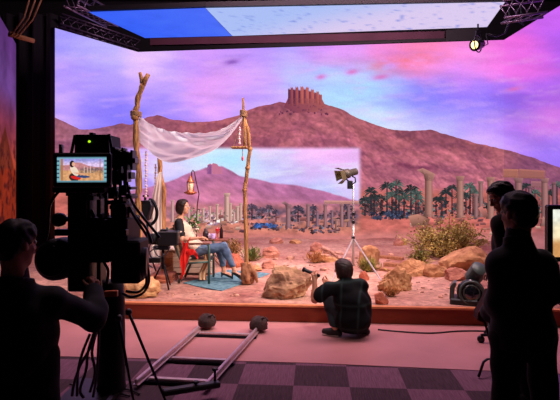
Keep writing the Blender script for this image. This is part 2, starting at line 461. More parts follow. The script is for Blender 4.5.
# sand
def sand_mat():
    m = bpy.data.materials.new('red_sand'); m.use_nodes = True; nt = m.node_tree; N = nt.nodes; L = nt.links
    bs = N['Principled BSDF']; bs.inputs['Roughness'].default_value = .95; bs.inputs['Specular IOR Level'].default_value = .15
    tc = N.new('ShaderNodeTexCoord')
    n1 = N.new('ShaderNodeTexNoise'); n1.inputs['Scale'].default_value = 1.1; n1.inputs['Detail'].default_value = 8; L.new(tc.outputs['Object'], n1.inputs['Vector'])
    r1 = N.new('ShaderNodeValToRGB'); L.new(n1.outputs['Fac'], r1.inputs['Fac'])
    E = r1.color_ramp.elements; E[0].position = .3; E[0].color = (*rgb(156, 100, 90), 1); E[1].position = .66; E[1].color = (*rgb(204, 160, 140), 1)
    n2 = N.new('ShaderNodeTexNoise'); n2.inputs['Scale'].default_value = 11; n2.inputs['Detail'].default_value = 9; n2.inputs['Roughness'].default_value = .7; L.new(tc.outputs['Object'], n2.inputs['Vector'])
    mr = N.new('ShaderNodeMapRange'); mr.inputs['From Min'].default_value = .3; mr.inputs['From Max'].default_value = .7; mr.inputs['To Min'].default_value = .5; mr.inputs['To Max'].default_value = 1.32
    L.new(n2.outputs['Fac'], mr.inputs['Value'])
    mx = N.new('ShaderNodeVectorMath'); mx.operation = 'SCALE'; L.new(r1.outputs['Color'], mx.inputs[0]); L.new(mr.outputs[0], mx.inputs['Scale'])
    L.new(mx.outputs[0], bs.inputs['Base Color'])
    bp = N.new('ShaderNodeBump'); bp.inputs['Strength'].default_value = .6; bp.inputs['Distance'].default_value = .04; L.new(n2.outputs['Fac'], bp.inputs['Height']); L.new(bp.outputs[0], bs.inputs['Normal'])
    return m
SAND = sand_mat()
nx, ny = 190, 120; vs = []; fs = []
for j in range(ny + 1):
    for i in range(nx + 1):
        x = XL + (XR - XL) * i / nx; y0 = y_front(x) + .05; y1 = 15.0 - .085 * (x + 4.26) + .1
        if x < -4.26: y1 = 15.0 + (x + 4.26) * 1.6
        y = y0 + (y1 - y0) * (j / ny) ** 1.25
        vs.append(V((x, y, gz(x, y))))
for j in range(ny):
    for i in range(nx):
        a = j * (nx + 1) + i; fs.append((a, a + 1, a + nx + 2, a + nx + 1))
sand = link_mesh('sand_ground', vs, fs, SAND, None, True, (0, 9, 0)); tagset(sand, kind='structure')

# =================================================================== LED VOLUME
WT = 5.8
P_L0, P_C1, P_C2, P_R1 = V((-5.70, 12.66, 0)), V((-4.26, 15.0, 0)), V((6.15, 13.73, 0)), V((6.22, 9.6, 0))
def wall_for(px):
    return (P_L0, P_C1) if px < 138 else ((P_C1, P_C2) if px < 504.0 else (P_C2, P_R1))
def wall_depth(px, wall=None):
    A, B = wall or wall_for(px); k = (px - CX) / F_PX
    # point A + t(B-A), x = k*y
    dx, dy = B.x - A.x, B.y - A.y
    t = (k * A.y - A.x) / (dx - k * dy)
    return A.y + t * dy
def scr(px, py, layer=0):
    d = wall_depth(px); d -= .006 * layer
    return at(px, py, d)
# numpy noise
rng = np.random.default_rng(5)
_T = rng.random((256, 256))
def vnoise(x, y):
    xi = np.floor(x).astype(int); yi = np.floor(y).astype(int); fx = x - xi; fy = y - yi
    fx = fx * fx * (3 - 2 * fx); fy = fy * fy * (3 - 2 * fy)
    g = lambda a, b: _T[a % 256, b % 256]
    return (g(xi, yi) * (1 - fx) + g(xi + 1, yi) * fx) * (1 - fy) + (g(xi, yi + 1) * (1 - fx) + g(xi + 1, yi + 1) * fx) * fy
def fbm(x, y, o=5):
    s = 0; a = .5; t = 0
    for i in range(o):
        s = s + a * vnoise(x * 2 ** i + 17 * i, y * 2 ** i + 31 * i); t += a; a *= .55
    return s / t
def sm(a, b, x):
    t = np.clip((x - a) / (b - a), 0, 1); return t * t * (3 - 2 * t)
def mixc(a, b, t):
    return a + (b - a) * t[..., None]
C = lambda r, g, b: np.array((r, g, b), float)
SKY_KEYS = [  # px, py, colour, weight
    (60, 40, (156, 146, 246)), (60, 75, (176, 148, 246)), (60, 105, (178, 150, 244)), (100, 50, (176, 166, 252)), (100, 80, (164, 144, 246)), (110, 110, (140, 124, 236)), (128, 118, (120, 112, 228)),
    (150, 62, (214, 180, 246)), (150, 85, (190, 156, 246)), (160, 102, (146, 128, 240)), (180, 70, (178, 152, 244)), (200, 60, (190, 140, 226)), (205, 85, (214, 150, 230)), (205, 105, (226, 160, 234)), (225, 92, (228, 160, 232)),
    (180, 112, (150, 128, 232)), (240, 62, (186, 140, 226)), (250, 78, (206, 160, 240)), (265, 100, (190, 160, 240)), (262, 62, (170, 140, 232)), (240, 106, (160, 140, 236)),
    (300, 60, (176, 160, 240)), (300, 80, (176, 186, 246)), (330, 78, (160, 200, 248)), (345, 60, (214, 150, 226)), (345, 95, (160, 200, 248)), (370, 84, (150, 205, 246)), (370, 110, (188, 214, 248)), (330, 52, (205, 130, 214)),
    (390, 60, (230, 128, 196)), (390, 78, (170, 176, 242)), (400, 95, (150, 170, 244)), (400, 120, (210, 214, 250)), (420, 52, (240, 128, 170)), (430, 70, (230, 138, 206)), (430, 95, (130, 126, 238)), (425, 108, (122, 116, 228)), (430, 125, (196, 190, 246)),
    (465, 50, (232, 130, 196)), (465, 70, (214, 134, 222)), (465, 88, (150, 118, 232)), (465, 105, (128, 112, 230)), (465, 125, (176, 160, 240)), (490, 60, (226, 120, 206)), (490, 100, (130, 110, 226)), (490, 125, (190, 150, 232)), (490, 140, (200, 170, 240)),
    (515, 40, (226, 104, 206)), (515, 70, (222, 108, 208)), (515, 100, (138, 96, 214)), (515, 125, (160, 110, 216)), (515, 145, (172, 130, 226)), (545, 30, (190, 98, 220)), (545, 60, (216, 104, 208)), (545, 90, (160, 98, 212)), (545, 120, (206, 122, 210)), (545, 145, (150, 116, 224)), (560, 50, (150, 90, 220)), (575, 100, (170, 100, 210))]
def keyed(x, y, keys, s=16.0):
    num = 0; den = 0
    for kx, ky, c in keys:
        w = np.exp(-(((x - kx) / (s * 1.35)) ** 2 + ((y - ky) / s) ** 2)) + 1e-6 / (1 + ((x - kx) ** 2 + (y - ky) ** 2) / 400)
        num = num + w[..., None] * np.array(c, float); den = den + w
    return num / den[..., None]
def sky_c(x, y):
    wx = x + 14 * (fbm(x / 34 + 3, y / 16 + 9) - .5) * 2; wy = y + 9 * (fbm(x / 34 + 40, y / 14 + 2) - .5) * 2
    c = keyed(wx, wy, SKY_KEYS)
    n = fbm(x / 46 + y / 60, y / 9 + 5 - x / 130, 6) - .5
    c = c * (1.08 + .2 * n[..., None]) * np.array((1.01, 1.0, 1.03))
    wis = np.clip((fbm(x / 30 + 50, y / 5.5 + x / 60 + 3, 6) - .52) * 4.5, 0, 1)
    c = mixc(c, C(240, 190, 240), wis * .3 * sm(40, 70, y)); dkc = np.clip((fbm(x / 40 + 5, y / 8 + 13, 5) - .55) * 4, 0, 1); c = mixc(c, C(116, 92, 214), dkc * .14)
    # salmon streaks upper right
    m = np.exp(-((x - 405) / 40) ** 2 - ((y - 62 + (x - 405) * .12) / 9) ** 2) * np.clip(fbm(x / 14, y / 6 + 3) * 2.4 - .8, 0, 1)
    c = mixc(c, C(246, 120, 140), m * .75)
    for px, py, sx, sy in ((321, 77, 5, 2.5), (352, 72, 6, 2.6), (381, 77, 8, 2.6), (514, 89, 7, 2), (232, 62, 7, 2.4)):
        m = np.exp(-((x - px) / sx) ** 2 - ((y - py + (x - px) * .15) / sy) ** 2)
        c = mixc(c, C(226, 110, 190) if px != 232 else C(130, 80, 180), m * .8)
    return c
RIDGE = [(40, 112), (55, 117), (62, 121), (80, 129), (95, 129), (110, 126), (122, 123), (130, 125), (138, 122), (147, 117), (157, 115), (170, 119), (192, 122), (210, 121), (222, 120), (240, 115), (248, 110), (260, 106), (272, 104), (280, 102), (288, 103), (322, 103), (332, 106), (345, 111), (360, 119), (372, 124), (388, 129), (410, 131), (431, 130), (445, 134), (460, 138), (472, 142), (488, 146), (504, 149), (520, 154), (534, 158), (548, 164), (575, 172), (600, 176)]
rx = np.array([p[0] for p in RIDGE], float); ry = np.array([p[1] for p in RIDGE], float)
def ridge(x):
    return np.interp(x, rx, ry) + 2.4 * (fbm(x / 9, x * 0 + 4.4, 4) - .5)
def mtn_c(x, y):
    rd = ridge(x); h = y - rd
    base = mixc(np.broadcast_to(C(180, 98, 112), x.shape + (3,)), C(198, 108, 132), sm(5, 45, h))
    base = mixc(base, C(208, 118, 136), sm(140, 185, y) * .9)
    base = mixc(base, C(150, 98, 132), np.exp(-((x - 90) / 50) ** 2) * .7 * (1 - sm(20, 60, h)))
    base = mixc(base, C(158, 80, 96), np.exp(-((x - 250) / 40) ** 2 - ((y - 130) / 25) ** 2) * .5)
    # carved slopes
    sl = np.where(x < 300, .9, -1.1)
    wx = x + 10 * (fbm(x / 26, y / 22, 3) - .5); wy = y + 8 * (fbm(x / 24 + 9, y / 20 + 4, 3) - .5)
    n = fbm(wx / 19 + wy * sl / 30, wy / 13, 6); n2 = fbm((wx + 1.8) / 19 + (wy - 1.2) * sl / 30, (wy - 1.2) / 13, 6)
    rel = np.clip((n - n2) * 4.0, -1, 1)
    fade = 1 - .55 * sm(40, 80, h)
    c = base * .95 * (1 + (.30 * rel * fade)[..., None])
    hf = fbm(x / 3.2 + y / 5, y / 2.0, 3) - .5
    c = c * (1 + (.34 * hf * (1 - .5 * sm(30, 80, h)))[..., None])
    gul = np.abs(fbm(wx / 15 + wy * sl / 17, wy / 19 + 6, 4) - .5); c = mixc(c, C(104, 54, 80), np.clip(1 - gul * 22, 0, 1) * .38 * fade)
    pat = np.clip((fbm(x / 22 + 8, y / 9 + 1, 5) - .5) * 4, -1, 1)
    c = mixc(c, C(112, 58, 88), np.clip(pat, 0, 1) * .42 * fade)
    c = mixc(c, C(216, 134, 128), np.clip(-pat, 0, 1) * .22)
    # shaded cliff bands at the foot on the right
    m = np.exp(-((y - 165 - 3 * np.sin(x / 16)) / 3.2) ** 2) * sm(355, 375, x) * (1 - sm(420, 450, x)) * np.clip(fbm(x / 8, y / 4) * 2.5 - .7, 0, 1)
    c = mixc(c, C(110, 48, 78), m * .75)
    c = mixc(c, C(140, 84, 130), sm(500, 530, x) * .35)
    # desert flat
    g = sm(184, 196, y)
    n3 = fbm(x / 9, y / 3.5 + 7, 5)
    flat = C(198, 106, 98) * (.70 + .6 * n3[..., None])
    flat = mixc(flat, C(214, 140, 140), sm(226, 240, y) * .6)
    c = mixc(c, flat, g)
    return c
def hill2(x):
    pts = [(100, 196), (120, 192), (150, 187), (170, 181), (190, 173), (205, 168), (222, 166), (240, 176), (255, 179), (275, 183), (300, 186), (330, 193), (350, 199), (370, 203)]
    return np.interp(x, [p[0] for p in pts], [p[1] for p in pts]) + 1.6 * (fbm(x / 8, x * 0 + 2.2, 4) - .5)
IN_KEYS = [(125, 165, (160, 120, 226)), (135, 182, (176, 150, 240)), (150, 155, (214, 180, 244)), (165, 165, (226, 206, 250)), (180, 172, (190, 186, 248)), (200, 163, (222, 226, 252)), (225, 155, (200, 226, 250)), (245, 158, (180, 224, 248)), (250, 175, (200, 216, 250)), (262, 154, (236, 190, 240)), (275, 168, (186, 190, 240)), (290, 160, (210, 190, 242)), (290, 176, (196, 182, 238)), (310, 155, (238, 186, 240)), (320, 172, (214, 180, 240)), (340, 158, (232, 176, 236)), (345, 180, (212, 196, 244)), (325, 188, (190, 196, 246)), (350, 170, (226, 178, 238))]
def in_mask(x, y):
    return sm(116, 123, x) * (1 - sm(357, 363, x)) * sm(145.5, 150.5, y) * (1 - sm(228, 238, y))
def inner_c(x, y):
    wx = x + 10 * (fbm(x / 20 + 3, y / 10 + 9) - .5) * 2; wy = y + 6 * (fbm(x / 20 + 40, y / 9 + 2) - .5) * 2
    c = keyed(wx, wy, IN_KEYS, 11)
    c = c * (1.05 + .16 * (fbm(x / 30, y / 6, 5) - .5)[..., None])
    ws = np.clip((fbm(x / 24 + 70, y / 4.2 + x / 50, 5) - .5) * 4, 0, 1); c = mixc(c, C(236, 236, 255), ws * .5); c = mixc(c, C(150, 214, 250), np.exp(-((x - 222) / 34) ** 2 - ((y - 160) / 9) ** 2) * .45)
    hl = hill2(x); k = sm(-.7, .7, y - hl)
    n = fbm(x / 8 - y / 9, y / 6, 5)
    hc = mixc(np.broadcast_to(C(186, 112, 158), x.shape + (3,)), C(206, 124, 160), sm(5, 25, y - hl)) * (1 + .5 * (n - .5)[..., None])
    c = mixc(c, hc, k)
    g = sm(200, 208, y); n3 = fbm(x / 7 + 5, y / 4 + 7, 5)
    gc = mixc(np.broadcast_to(C(196, 120, 128), x.shape + (3,)), C(212, 130, 112), sm(212, 226, y)) * (.6 + .8 * n3[..., None])
    # blurred blue-grey foliage band
    band = np.exp(-((y - 216) / 9) ** 2) * np.clip(fbm(x / 6 + 11, y / 6, 4) * 3.0 - 1.1, 0, 1) * sm(243, 256, x)
    gc = mixc(gc, C(84, 76, 104), band * .75)
    band2 = np.exp(-((y - 214) / 9) ** 2) * np.clip(fbm(x / 5 + 31, y / 5, 4) * 3.0 - 1.2, 0, 1) * (1 - sm(236, 250, x))
    gc = mixc(gc, C(150, 110, 140), band2 * .6)
    return mixc(c, gc, g)
led = thing('led_volume_screen', (0, 14, 0), 'huge curved LED video wall showing a desert mountain at sunset', 'LED screen')
SCRM = screen_mat('led_picture', 1.0)
SCRD = screen_mat('led_picture_detail', 1.0, 'NONE')
def lin(c):
    c = np.clip(np.asarray(c, float) / 255.0, 0, 1)
    return np.where(c <= .04045, c / 12.92, ((c + .055) / 1.055) ** 2.4)
def raster(name, xs, top, bot, rows, fn, layer, m=SCRM, parent=led):
    xs = np.asarray(xs, float); T = top(xs); B = bot(xs)
    t = np.linspace(0, 1, rows)[:, None]
    X = np.broadcast_to(xs[None, :], (rows, len(xs))); Y = T[None, :] * (1 - t) + B[None, :] * t
    cols = lin(fn(X, Y)).reshape(-1, 3)
    d = np.array([wall_depth(x) for x in xs]) - .006 * layer
    PX = (X - CX) / F_PX * d[None, :]; PY = np.broadcast_to(d[None, :], X.shape); PZ = CAM_H - (Y - HY) / F_PX * d[None, :]
    v = np.stack([PX, PY, PZ], -1).reshape(-1, 3)
    n = len(xs); a = (np.arange(rows - 1)[:, None] * n + np.arange(n - 1)[None, :]).ravel()
    f = np.stack([a, a + n, a + n + 1, a + 1], 1)
    return link_mesh(name, v, f, m, parent, False, None, cols)
def wall_top(xs):
    return np.array([HY - F_PX * (WT - CAM_H) / wall_depth(x) for x in xs])
def wall_bot(xs):
    return np.array([HY + F_PX * (CAM_H - .1) / wall_depth(x) for x in xs])
EPS = 1e-3
xL = np.linspace(55, 138 - EPS, 45); xM = np.linspace(138, 504 - EPS, 200); xR = np.linspace(504, 602, 50)
for xs in (xL, xM, xR):
    raster('screen_panel', xs, wall_top, lambda x: ridge(x) + 10, 70, sky_c if xs[0] < 503 else (lambda x, y: sky_c(x, y) * np.array((1.0, .97, 1.0))), 0)
for xs in (np.linspace(55, 138 - EPS, 84), np.linspace(138, 504 - EPS, 367), np.linspace(504, 602, 99)):
    raster('mountain', xs, ridge, wall_bot, 125, mtn_c if xs[0] < 503 else (lambda x, y: mtn_c(x, y) * np.array((.86, .86, .92))), 1)
fr = lambda x, y: mixc(np.where((y > ridge(x))[..., None], mtn_c(x, y), sky_c(x, y)), inner_c(x, y), in_mask(x, y))
for xs in (np.linspace(115, 138 - EPS, 28), np.linspace(138, 364, 280)):
    raster('camera_frustum_picture', xs, lambda x: x * 0 + 145, lambda x: x * 0 + 239, 100, fr, 2)
# dark cabinet backs of the wall
CAB = mat('led_cabinet', rgb(16, 15, 20), .6)
mb = MB()
for A, B in ((P_L0, P_C1), (P_C1, P_C2), (P_C2, P_R1)):
    n_ = (B - A).normalized().cross(V((0, 0, 1))); n_ = n_ if n_.dot((A + B) / 2) > 0 else -n_
    off = n_ * .03
    mb.prism([A + off + V((0, 0, .1)), B + off + V((0, 0, .1)), B + off + V((0, 0, WT + .03)), A + off + V((0, 0, WT + .03))], n_ * .16)
mb.build('rear_cabinet', CAB, led)

# flat picture elements shown on the screen
def pic_poly(name, polys, cols, layer, jitter=0.0):
    """polys: list of pixel polygons (lists), cols: list of colours per polygon or per-vertex list"""
    vs = []; fs = []; cc = []
    for poly, c in zip(polys, cols):
        b = len(vs); per = isinstance(c[0], (list, tuple))
        mid = sum(p[0] for p in poly) / len(poly)
        wl = wall_for(mid)
        for i, (x, y) in enumerate(poly):
            d = wall_depth(x, wl) - .006 * layer
            vs.append(at(x, y, d)); cc.append(c[i] if per else c)
        fs.append(tuple(range(b, b + len(poly))))
    return link_mesh(name, vs, fs, SCRD, led, False, None, lin(np.array(cc, float)))
# castle on the summit
R0 = random.Random(3)
polys, cols = [], []
polys.append([(284, 107), (288, 98), (322, 99), (326, 107), (316, 112), (296, 113)]); cols.append([(128, 62, 84), (140, 68, 84), (176, 92, 90), (170, 90, 92), (172, 92, 98), (140, 70, 90)])
for x0, x1, yt, yb, cl in ((288, 290.6, 89.5, 104, (98, 48, 76)), (290.6, 293.2, 88, 106, (150, 72, 80)), (293.2, 295.4, 90, 104, (92, 44, 74)), (295.4, 298.4, 87.6, 105, (160, 78, 80)), (298.4, 300.4, 90.5, 103, (96, 46, 76)), (300.4, 303.6, 87.2, 104, (182, 92, 86)), (303.6, 305.8, 89.6, 103, (122, 58, 78)), (305.8, 308.8, 87.8, 103.5, (184, 94, 88)), (308.8, 311, 91.5, 103, (128, 60, 80)), (311, 314, 90, 103, (180, 92, 88)), (314, 316.4, 93, 103, (134, 64, 80)), (316.4, 319, 92, 103.5, (176, 90, 88)), (319, 322, 95, 104.5, (160, 80, 86))):
    dk = tuple(v * .8 for v in cl); lt = tuple(min(255, v * 1.1) for v in cl)
    polys.append([(x0, yt), (x1, yt), (x1, yb), (x0, yb)]); cols.append([cl, lt, lt, dk])
    w = (x1 - x0) / 4
    for k in (0, 2):
        polys.append([(x0 + w * (k + .2), yt - 1), (x0 + w * (k + 1.2), yt - 1), (x0 + w * (k + 1.2), yt + .2), (x0 + w * (k + .2), yt + .2)]); cols.append(cl)
for k in range(26):
    x = R0.uniform(278, 328); y = 103 + abs(x - 304) * .12 + R0.uniform(0, 9); w = R0.uniform(.8, 2.6)
    polys.append([(x, y), (x + w, y - .7), (x + w * 1.3, y + 1), (x + w * .3, y + 1.7)]); cols.append((104, 52, 78))
pic_poly('castle', polys, cols, 3)
polys = [[(207, 174), (207.5, 165), (210, 163.5), (212, 164.5), (213, 163), (217, 164), (218.5, 166), (222, 168), (223, 174)], [(207, 174), (207.5, 165), (211.5, 165), (211.5, 174)]]
pic_poly('castle', polys, [(200, 118, 150), (132, 80, 140)], 4)
# palms and foliage shown on the screen
def palm(x, y, r, base, col, layer, n=11, seed=0):
    R = random.Random(seed); polys = []; cols = []
    polys.append([(x - r * .07, y), (x + r * .07, y), (x + r * .1, base), (x - r * .1, base)]); cols.append((52, 42, 52))
    for k in range(n):
        a = math.pi * (-.18 + 1.36 * k / (n - 1)) + R.uniform(-.12, .12); L = r * R.uniform(.7, 1.2)
        dx, dy = math.cos(a), -math.sin(a)
        p1 = (x + dx * L * .55, y + dy * L * .55); p2 = (x + dx * L, y + dy * L * .8 + L * .32)
        nxv, nyv = -dy, dx; w = r * R.uniform(.07, .12)
        f = R.uniform(.75, 1.35); c = tuple(min(255, v * f) for v in col); c2 = tuple(min(255, v * f * 1.35) for v in col)
        polys.append([(x, y), (p1[0] + nxv * w, p1[1] + nyv * w), p2, (p1[0] - nxv * w, p1[1] - nyv * w)]); cols.append([c, c2, c2, c])
    pic_poly('palm_tree', polys, cols, layer)
def foliage(pts, col, layer, n, seed, name='shrubbery'):
    R = random.Random(seed); polys = []; cols = []
    for k in range(n):
        i = R.randrange(len(pts)); cx, cy, rx_, ry_ = pts[i]
        a = R.uniform(0, 6.28); q = math.sqrt(R.random()); x = cx + rx_ * q * math.cos(a); y = cy + ry_ * q * math.sin(a); w = R.uniform(.8, 2.6)
        b = R.uniform(0, 6.28); f = R.uniform(.55, 1.6); c = tuple(min(255, v * f) for v in col[R.randrange(len(col))])
        polys.append([(x + w * math.cos(b + t), y + w * .8 * math.sin(b + t)) for t in (0, 1.9, 3.3, 4.9)]); cols.append(c)
    pic_poly(name, polys, cols, layer)
TEAL = (40, 44, 46); TEAL2 = (62, 74, 70)
foliage([(385, 212, 24, 7), (372, 204, 12, 9), (405, 208, 20, 9), (440, 210, 22, 9), (470, 208, 18, 11), (500, 212, 16, 9), (530, 208, 20, 12), (415, 214, 14, 6)], [(42, 40, 46), (56, 62, 66), (120, 70, 74), (48, 50, 56), (90, 94, 92), (74, 52, 56), (150, 86, 84)], 3, 800, 4)
foliage([(388, 215, 22, 4.5)], [(52, 56, 78), (60, 68, 92), (46, 46, 62)], 4, 90, 9)
foliage([(252, 212, 8, 7), (266, 214, 10, 5), (296, 214, 9, 7), (312, 216, 8, 7), (330, 217, 14, 7), (347, 214, 8, 8), (275, 226, 30, 4), (320, 229, 22, 4)], [(60, 50, 62), (90, 84, 98), (130, 86, 96), (84, 64, 72)], 3, 420, 14)
foliage([(265, 225.5, 11, 2.2)], [(44, 74, 130), (54, 86, 144), (74, 82, 120)], 5, 60, 19, 'water_pool')
foliage([(203, 216, 9, 7), (212, 219, 12, 6), (233, 217, 10, 7)], [(196, 148, 144), (160, 112, 116), (120, 92, 108), (232, 192, 180), (150, 124, 150)], 3, 170, 21)
for i, (x, y, r, b) in enumerate(((392, 196, 9, 214), (374, 198, 8, 212), (399, 193, 8, 214), (416, 194, 9, 214), (442, 200, 8, 216), (461, 194, 8, 215), (473, 193, 8, 215), (503, 190, 8, 215), (512, 196, 8, 216), (535, 193, 8, 215), (549, 194, 8, 216), (387, 187, 9, 212), (396, 185, 9.5, 214), (371, 192, 9, 210), (411, 190, 10, 214), (404, 198, 9, 216), (365, 200, 8, 216), (381, 198, 7, 212), (418, 199, 8, 215), (446, 193, 8.5, 214), (452, 188, 7, 213), (470, 187, 9, 214), (466, 197, 8, 214), (436, 200, 7, 214), (497, 196, 7, 214), (526, 187, 9, 214), (530, 198, 8, 214), (557, 186, 9, 216), (508, 200, 7, 215), (480, 200, 6, 214))):
    palm(x, y, r, b, TEAL if i % 3 else TEAL2, 5, 17, i)
for i, (x, y, r, b) in enumerate(((252, 207, 7, 218), (262, 210, 6, 219), (269, 208, 6, 220), (298, 209, 7, 222), (313, 208, 6, 222), (347, 207, 7, 222), (276, 212, 5, 222))):
    palm(x, y, r, b, (64, 54, 70), 5, 14, 40 + i)
# columns and ruins shown on the screen
def column(x0, x1, yt, yb, layer=7, lit=(190, 132, 122), broken=False):
    w = x1 - x0; dk = tuple(v * .5 for v in lit); md = tuple(v * .8 for v in lit)
    st = [(0, dk), (.35, md), (.7, lit), (1, md)]
    polys, cols = [], []
    for (a, ca), (b, cb) in zip(st, st[1:]):
        polys.append([(x0 + w * a, yt + w * .5), (x0 + w * b, yt + w * .5), (x0 + w * b + w * .04, yb), (x0 + w * a - w * .04, yb)]); cols.append([ca, cb, cb, ca])
    if broken:
        polys.append([(x0 - w * 1.1, yt + 1), (x0 - w * .3, yt - 1), (x0 + w * .6, yt + 2), (x1 + w * .4, yt + w * .7), (x1 + w * .1, yt + w * 1.4), (x0, yt + w * 1.4), (x0 - w * .2, yt + w * .7)]); cols.append([lit, lit, md, lit, md, dk, dk])
        polys.append([(x0 - w * .2, yt + w * .6), (x1 + w * .4, yt + w * .7), (x1, yt + w * 1.6), (x0, yt + w * 1.6)]); cols.append([dk, lit, md, dk])
    else:
        polys.append([(x0 - w * .2, yt), (x1 + w * .2, yt), (x1 + w * .02, yt + w * .75), (x0 - w * .02, yt + w * .75)]); cols.append([md, lit, md, dk])
    polys.append([(x0 - w * .2, yb - w * .4), (x1 + w * .2, yb - w * .4), (x1 + w * .25, yb), (x0 - w * .25, yb)]); cols.append([dk, lit, md, dk])
    pic_poly('column', polys, cols, layer)
column(425, 432.5, 169, 217, 8, broken=True)
column(456.8, 463.4, 176, 218, 8)
column(474, 478, 194, 218, 7, (168, 120, 122)); column(478.6, 483, 181, 217, 7, (170, 122, 122))
column(487.4, 494, 177, 219, 8); column(515, 522, 177.5, 222, 8, (172, 118, 120)); column(541.5, 548, 178, 226, 8, (178, 122, 122)); column(552, 556, 182, 222, 7, (150, 100, 112))
column(528, 531.5, 186, 220, 7, (140, 96, 110))
def slab(poly, c, layer=9):
    dk = tuple(v * .7 for v in c); n = len(poly)
    pic_poly('lintel', [poly, [poly[0], poly[1], (poly[1][0], poly[1][1] + 1.6), (poly[0][0], poly[0][1] + 1.6)], [(poly[3][0], poly[3][1] - 1.6), (poly[2][0], poly[2][1] - 1.6), poly[2], poly[3]]], [c, tuple(min(255, v * 1.15) for v in c), dk], layer)
slab([(490, 168.5), (518.5, 169.2), (518.5, 177.8), (490, 177)], (168, 104, 92)); slab([(519, 168.8), (545, 170.5), (545, 178.8), (519, 178)], (160, 98, 92))
slab([(531, 181), (542, 181.5), (542, 188), (531, 187.5)], (150, 96, 104), 7)
INC = (206, 146, 140)
column(286, 290.5, 202, 228, 7, (176, 124, 132), True); column(306.4, 309.8, 204, 227, 7, (176, 124, 132)); column(316, 318.6, 211, 226, 7, (160, 118, 136)); column(323.6, 327, 204, 227, 7, (180, 126, 132)); column(331, 333.4, 210, 228, 7, (164, 120, 134)); column(340, 343.4, 204, 227, 7, (180, 126, 132)); column(347, 350, 205, 227, 7, (160, 116, 126)); column(335, 338.6, 219, 233, 8, (196, 136, 128))
slab([(324, 200.3), (359, 200.8), (359, 204.2), (324, 203.8)], (190, 132, 126), 9)
for a in ((224.6, 229.4, 193, 223), (216, 218.6, 204, 220), (229.6, 231.8, 203, 221), (236, 239, 206, 221), (239.6, 242, 203, 221), (202, 204.6, 208, 222), (209, 211, 206, 220), (196, 198.6, 210, 222), (220.4, 222.6, 210, 222), (233, 235, 212, 222)):
    column(*a, layer=7, lit=(236, 186, 172))
column(171, 174, 200, 222, 7, (226, 170, 170)); column(187, 190, 206, 222, 7, (226, 170, 170))
# tumbled blocks shown on the screen
R1 = random.Random(11); polys = []; cols = []
for k in range(120):
    x = R1.choice([R1.uniform(408, 480), R1.uniform(240, 360), R1.uniform(190, 245), R1.uniform(480, 560), R1.uniform(52, 68)]); y = R1.uniform(216, 232) if x > 245 else R1.uniform(214, 232); w = R1.uniform(1.5, 6); h = w * R1.uniform(.35, .7)
    c = R1.choice([(206, 140, 120), (170, 100, 100), (232, 178, 160), (120, 72, 84), (190, 120, 112)])
    sk = R1.uniform(-1, 1); dk = tuple(v * .6 for v in c)
    pl = [(x, y), (x + w, y + sk * .4), (x + w + sk, y + h), (x + sk, y + h)]; cl = [c, c, dk, dk]
    if w > 4.4: pic_poly('ruin_block', [pl], [cl], 10)
    else: polys.append(pl); cols.append(cl)
tagset(pic_poly('rubble', polys, cols, 10), kind='stuff')
for pl, cl in zip([[(478, 208), (482, 206), (489, 216), (484, 218)], [(408, 216), (418, 214), (430, 219), (428, 225), (412, 226)], [(434, 220), (441, 217), (444, 223), (437, 225)], [(490, 222), (500, 219), (508, 226), (494, 228)], [(543, 216), (551, 224), (541, 226)]], [(206, 128, 120), (200, 136, 118), (150, 92, 84), (190, 120, 116), (190, 130, 124)]):
    pic_poly('ruin_block', [pl], [[cl] * 2 + [tuple(v * .6 for v in cl)] * (len(pl) - 2)], 11)

# separate screen wing at far left and the overhead panels
wing = thing('led_wing_screen', (-7, 13, 0), 'narrow LED side screen showing purple sky over a red rocky peak', 'LED screen')
WA, WB = V((-6.60, 11.7, 0)), V((-7.55, 14.3, 0))
def wing_c(u, z):
    n = fbm(u * 3 + 3, z * 1.6, 5)
    c = mixc(np.broadcast_to(C(236, 92, 60), u.shape + (3,)), C(196, 82, 120), sm(2.1, 3.6, z))
    c = mixc(c, C(150, 92, 190), sm(3.3, 4.4, z)); c = mixc(c, C(128, 70, 160), sm(4.6, 5.8, z))
    pk = 3.25 - np.abs(u - .35) * 2.2 + .2 * n
    c = mixc(c, C(150, 60, 44) * 1.0, sm(-.05, .05, pk - z) * .85)
    c = mixc(c, C(214, 66, 40), sm(0, .1, 2.1 + .3 * n - z) * .8)
    n4 = fbm(u * 9 + 7, z * 5, 5); c = mixc(c, C(70, 24, 34), np.clip((n4 - .5) * 5, 0, 1) * (1 - sm(2.6, 3.6, z)) * .7)
    return c * (.55 + .42 * n[..., None])
U, Zz = np.meshgrid(np.linspace(0, 1, 40), np.linspace(.3, 5.85, 140))
v = np.stack([WA.x + (WB.x - WA.x) * U, WA.y + (WB.y - WA.y) * U, Zz], -1).reshape(-1, 3)
a = (np.arange(139)[:, None] * 40 + np.arange(39)[None, :]).ravel()
link_mesh('screen_panel', v, np.stack([a, a + 1, a + 41, a + 40], 1), screen_mat('led_wing', .75), wing, False, None, lin(wing_c(U, Zz)).reshape(-1, 3))
mb = MB(); o_ = V((-.04, -.015, 0)); mb.prism([WA + o_, WB + o_, WB + o_ + V((0, 0, 5.88)), WA + o_ + V((0, 0, 5.88))], (-.15, -.05, 0)); mb.build('rear_cabinet', CAB, wing)
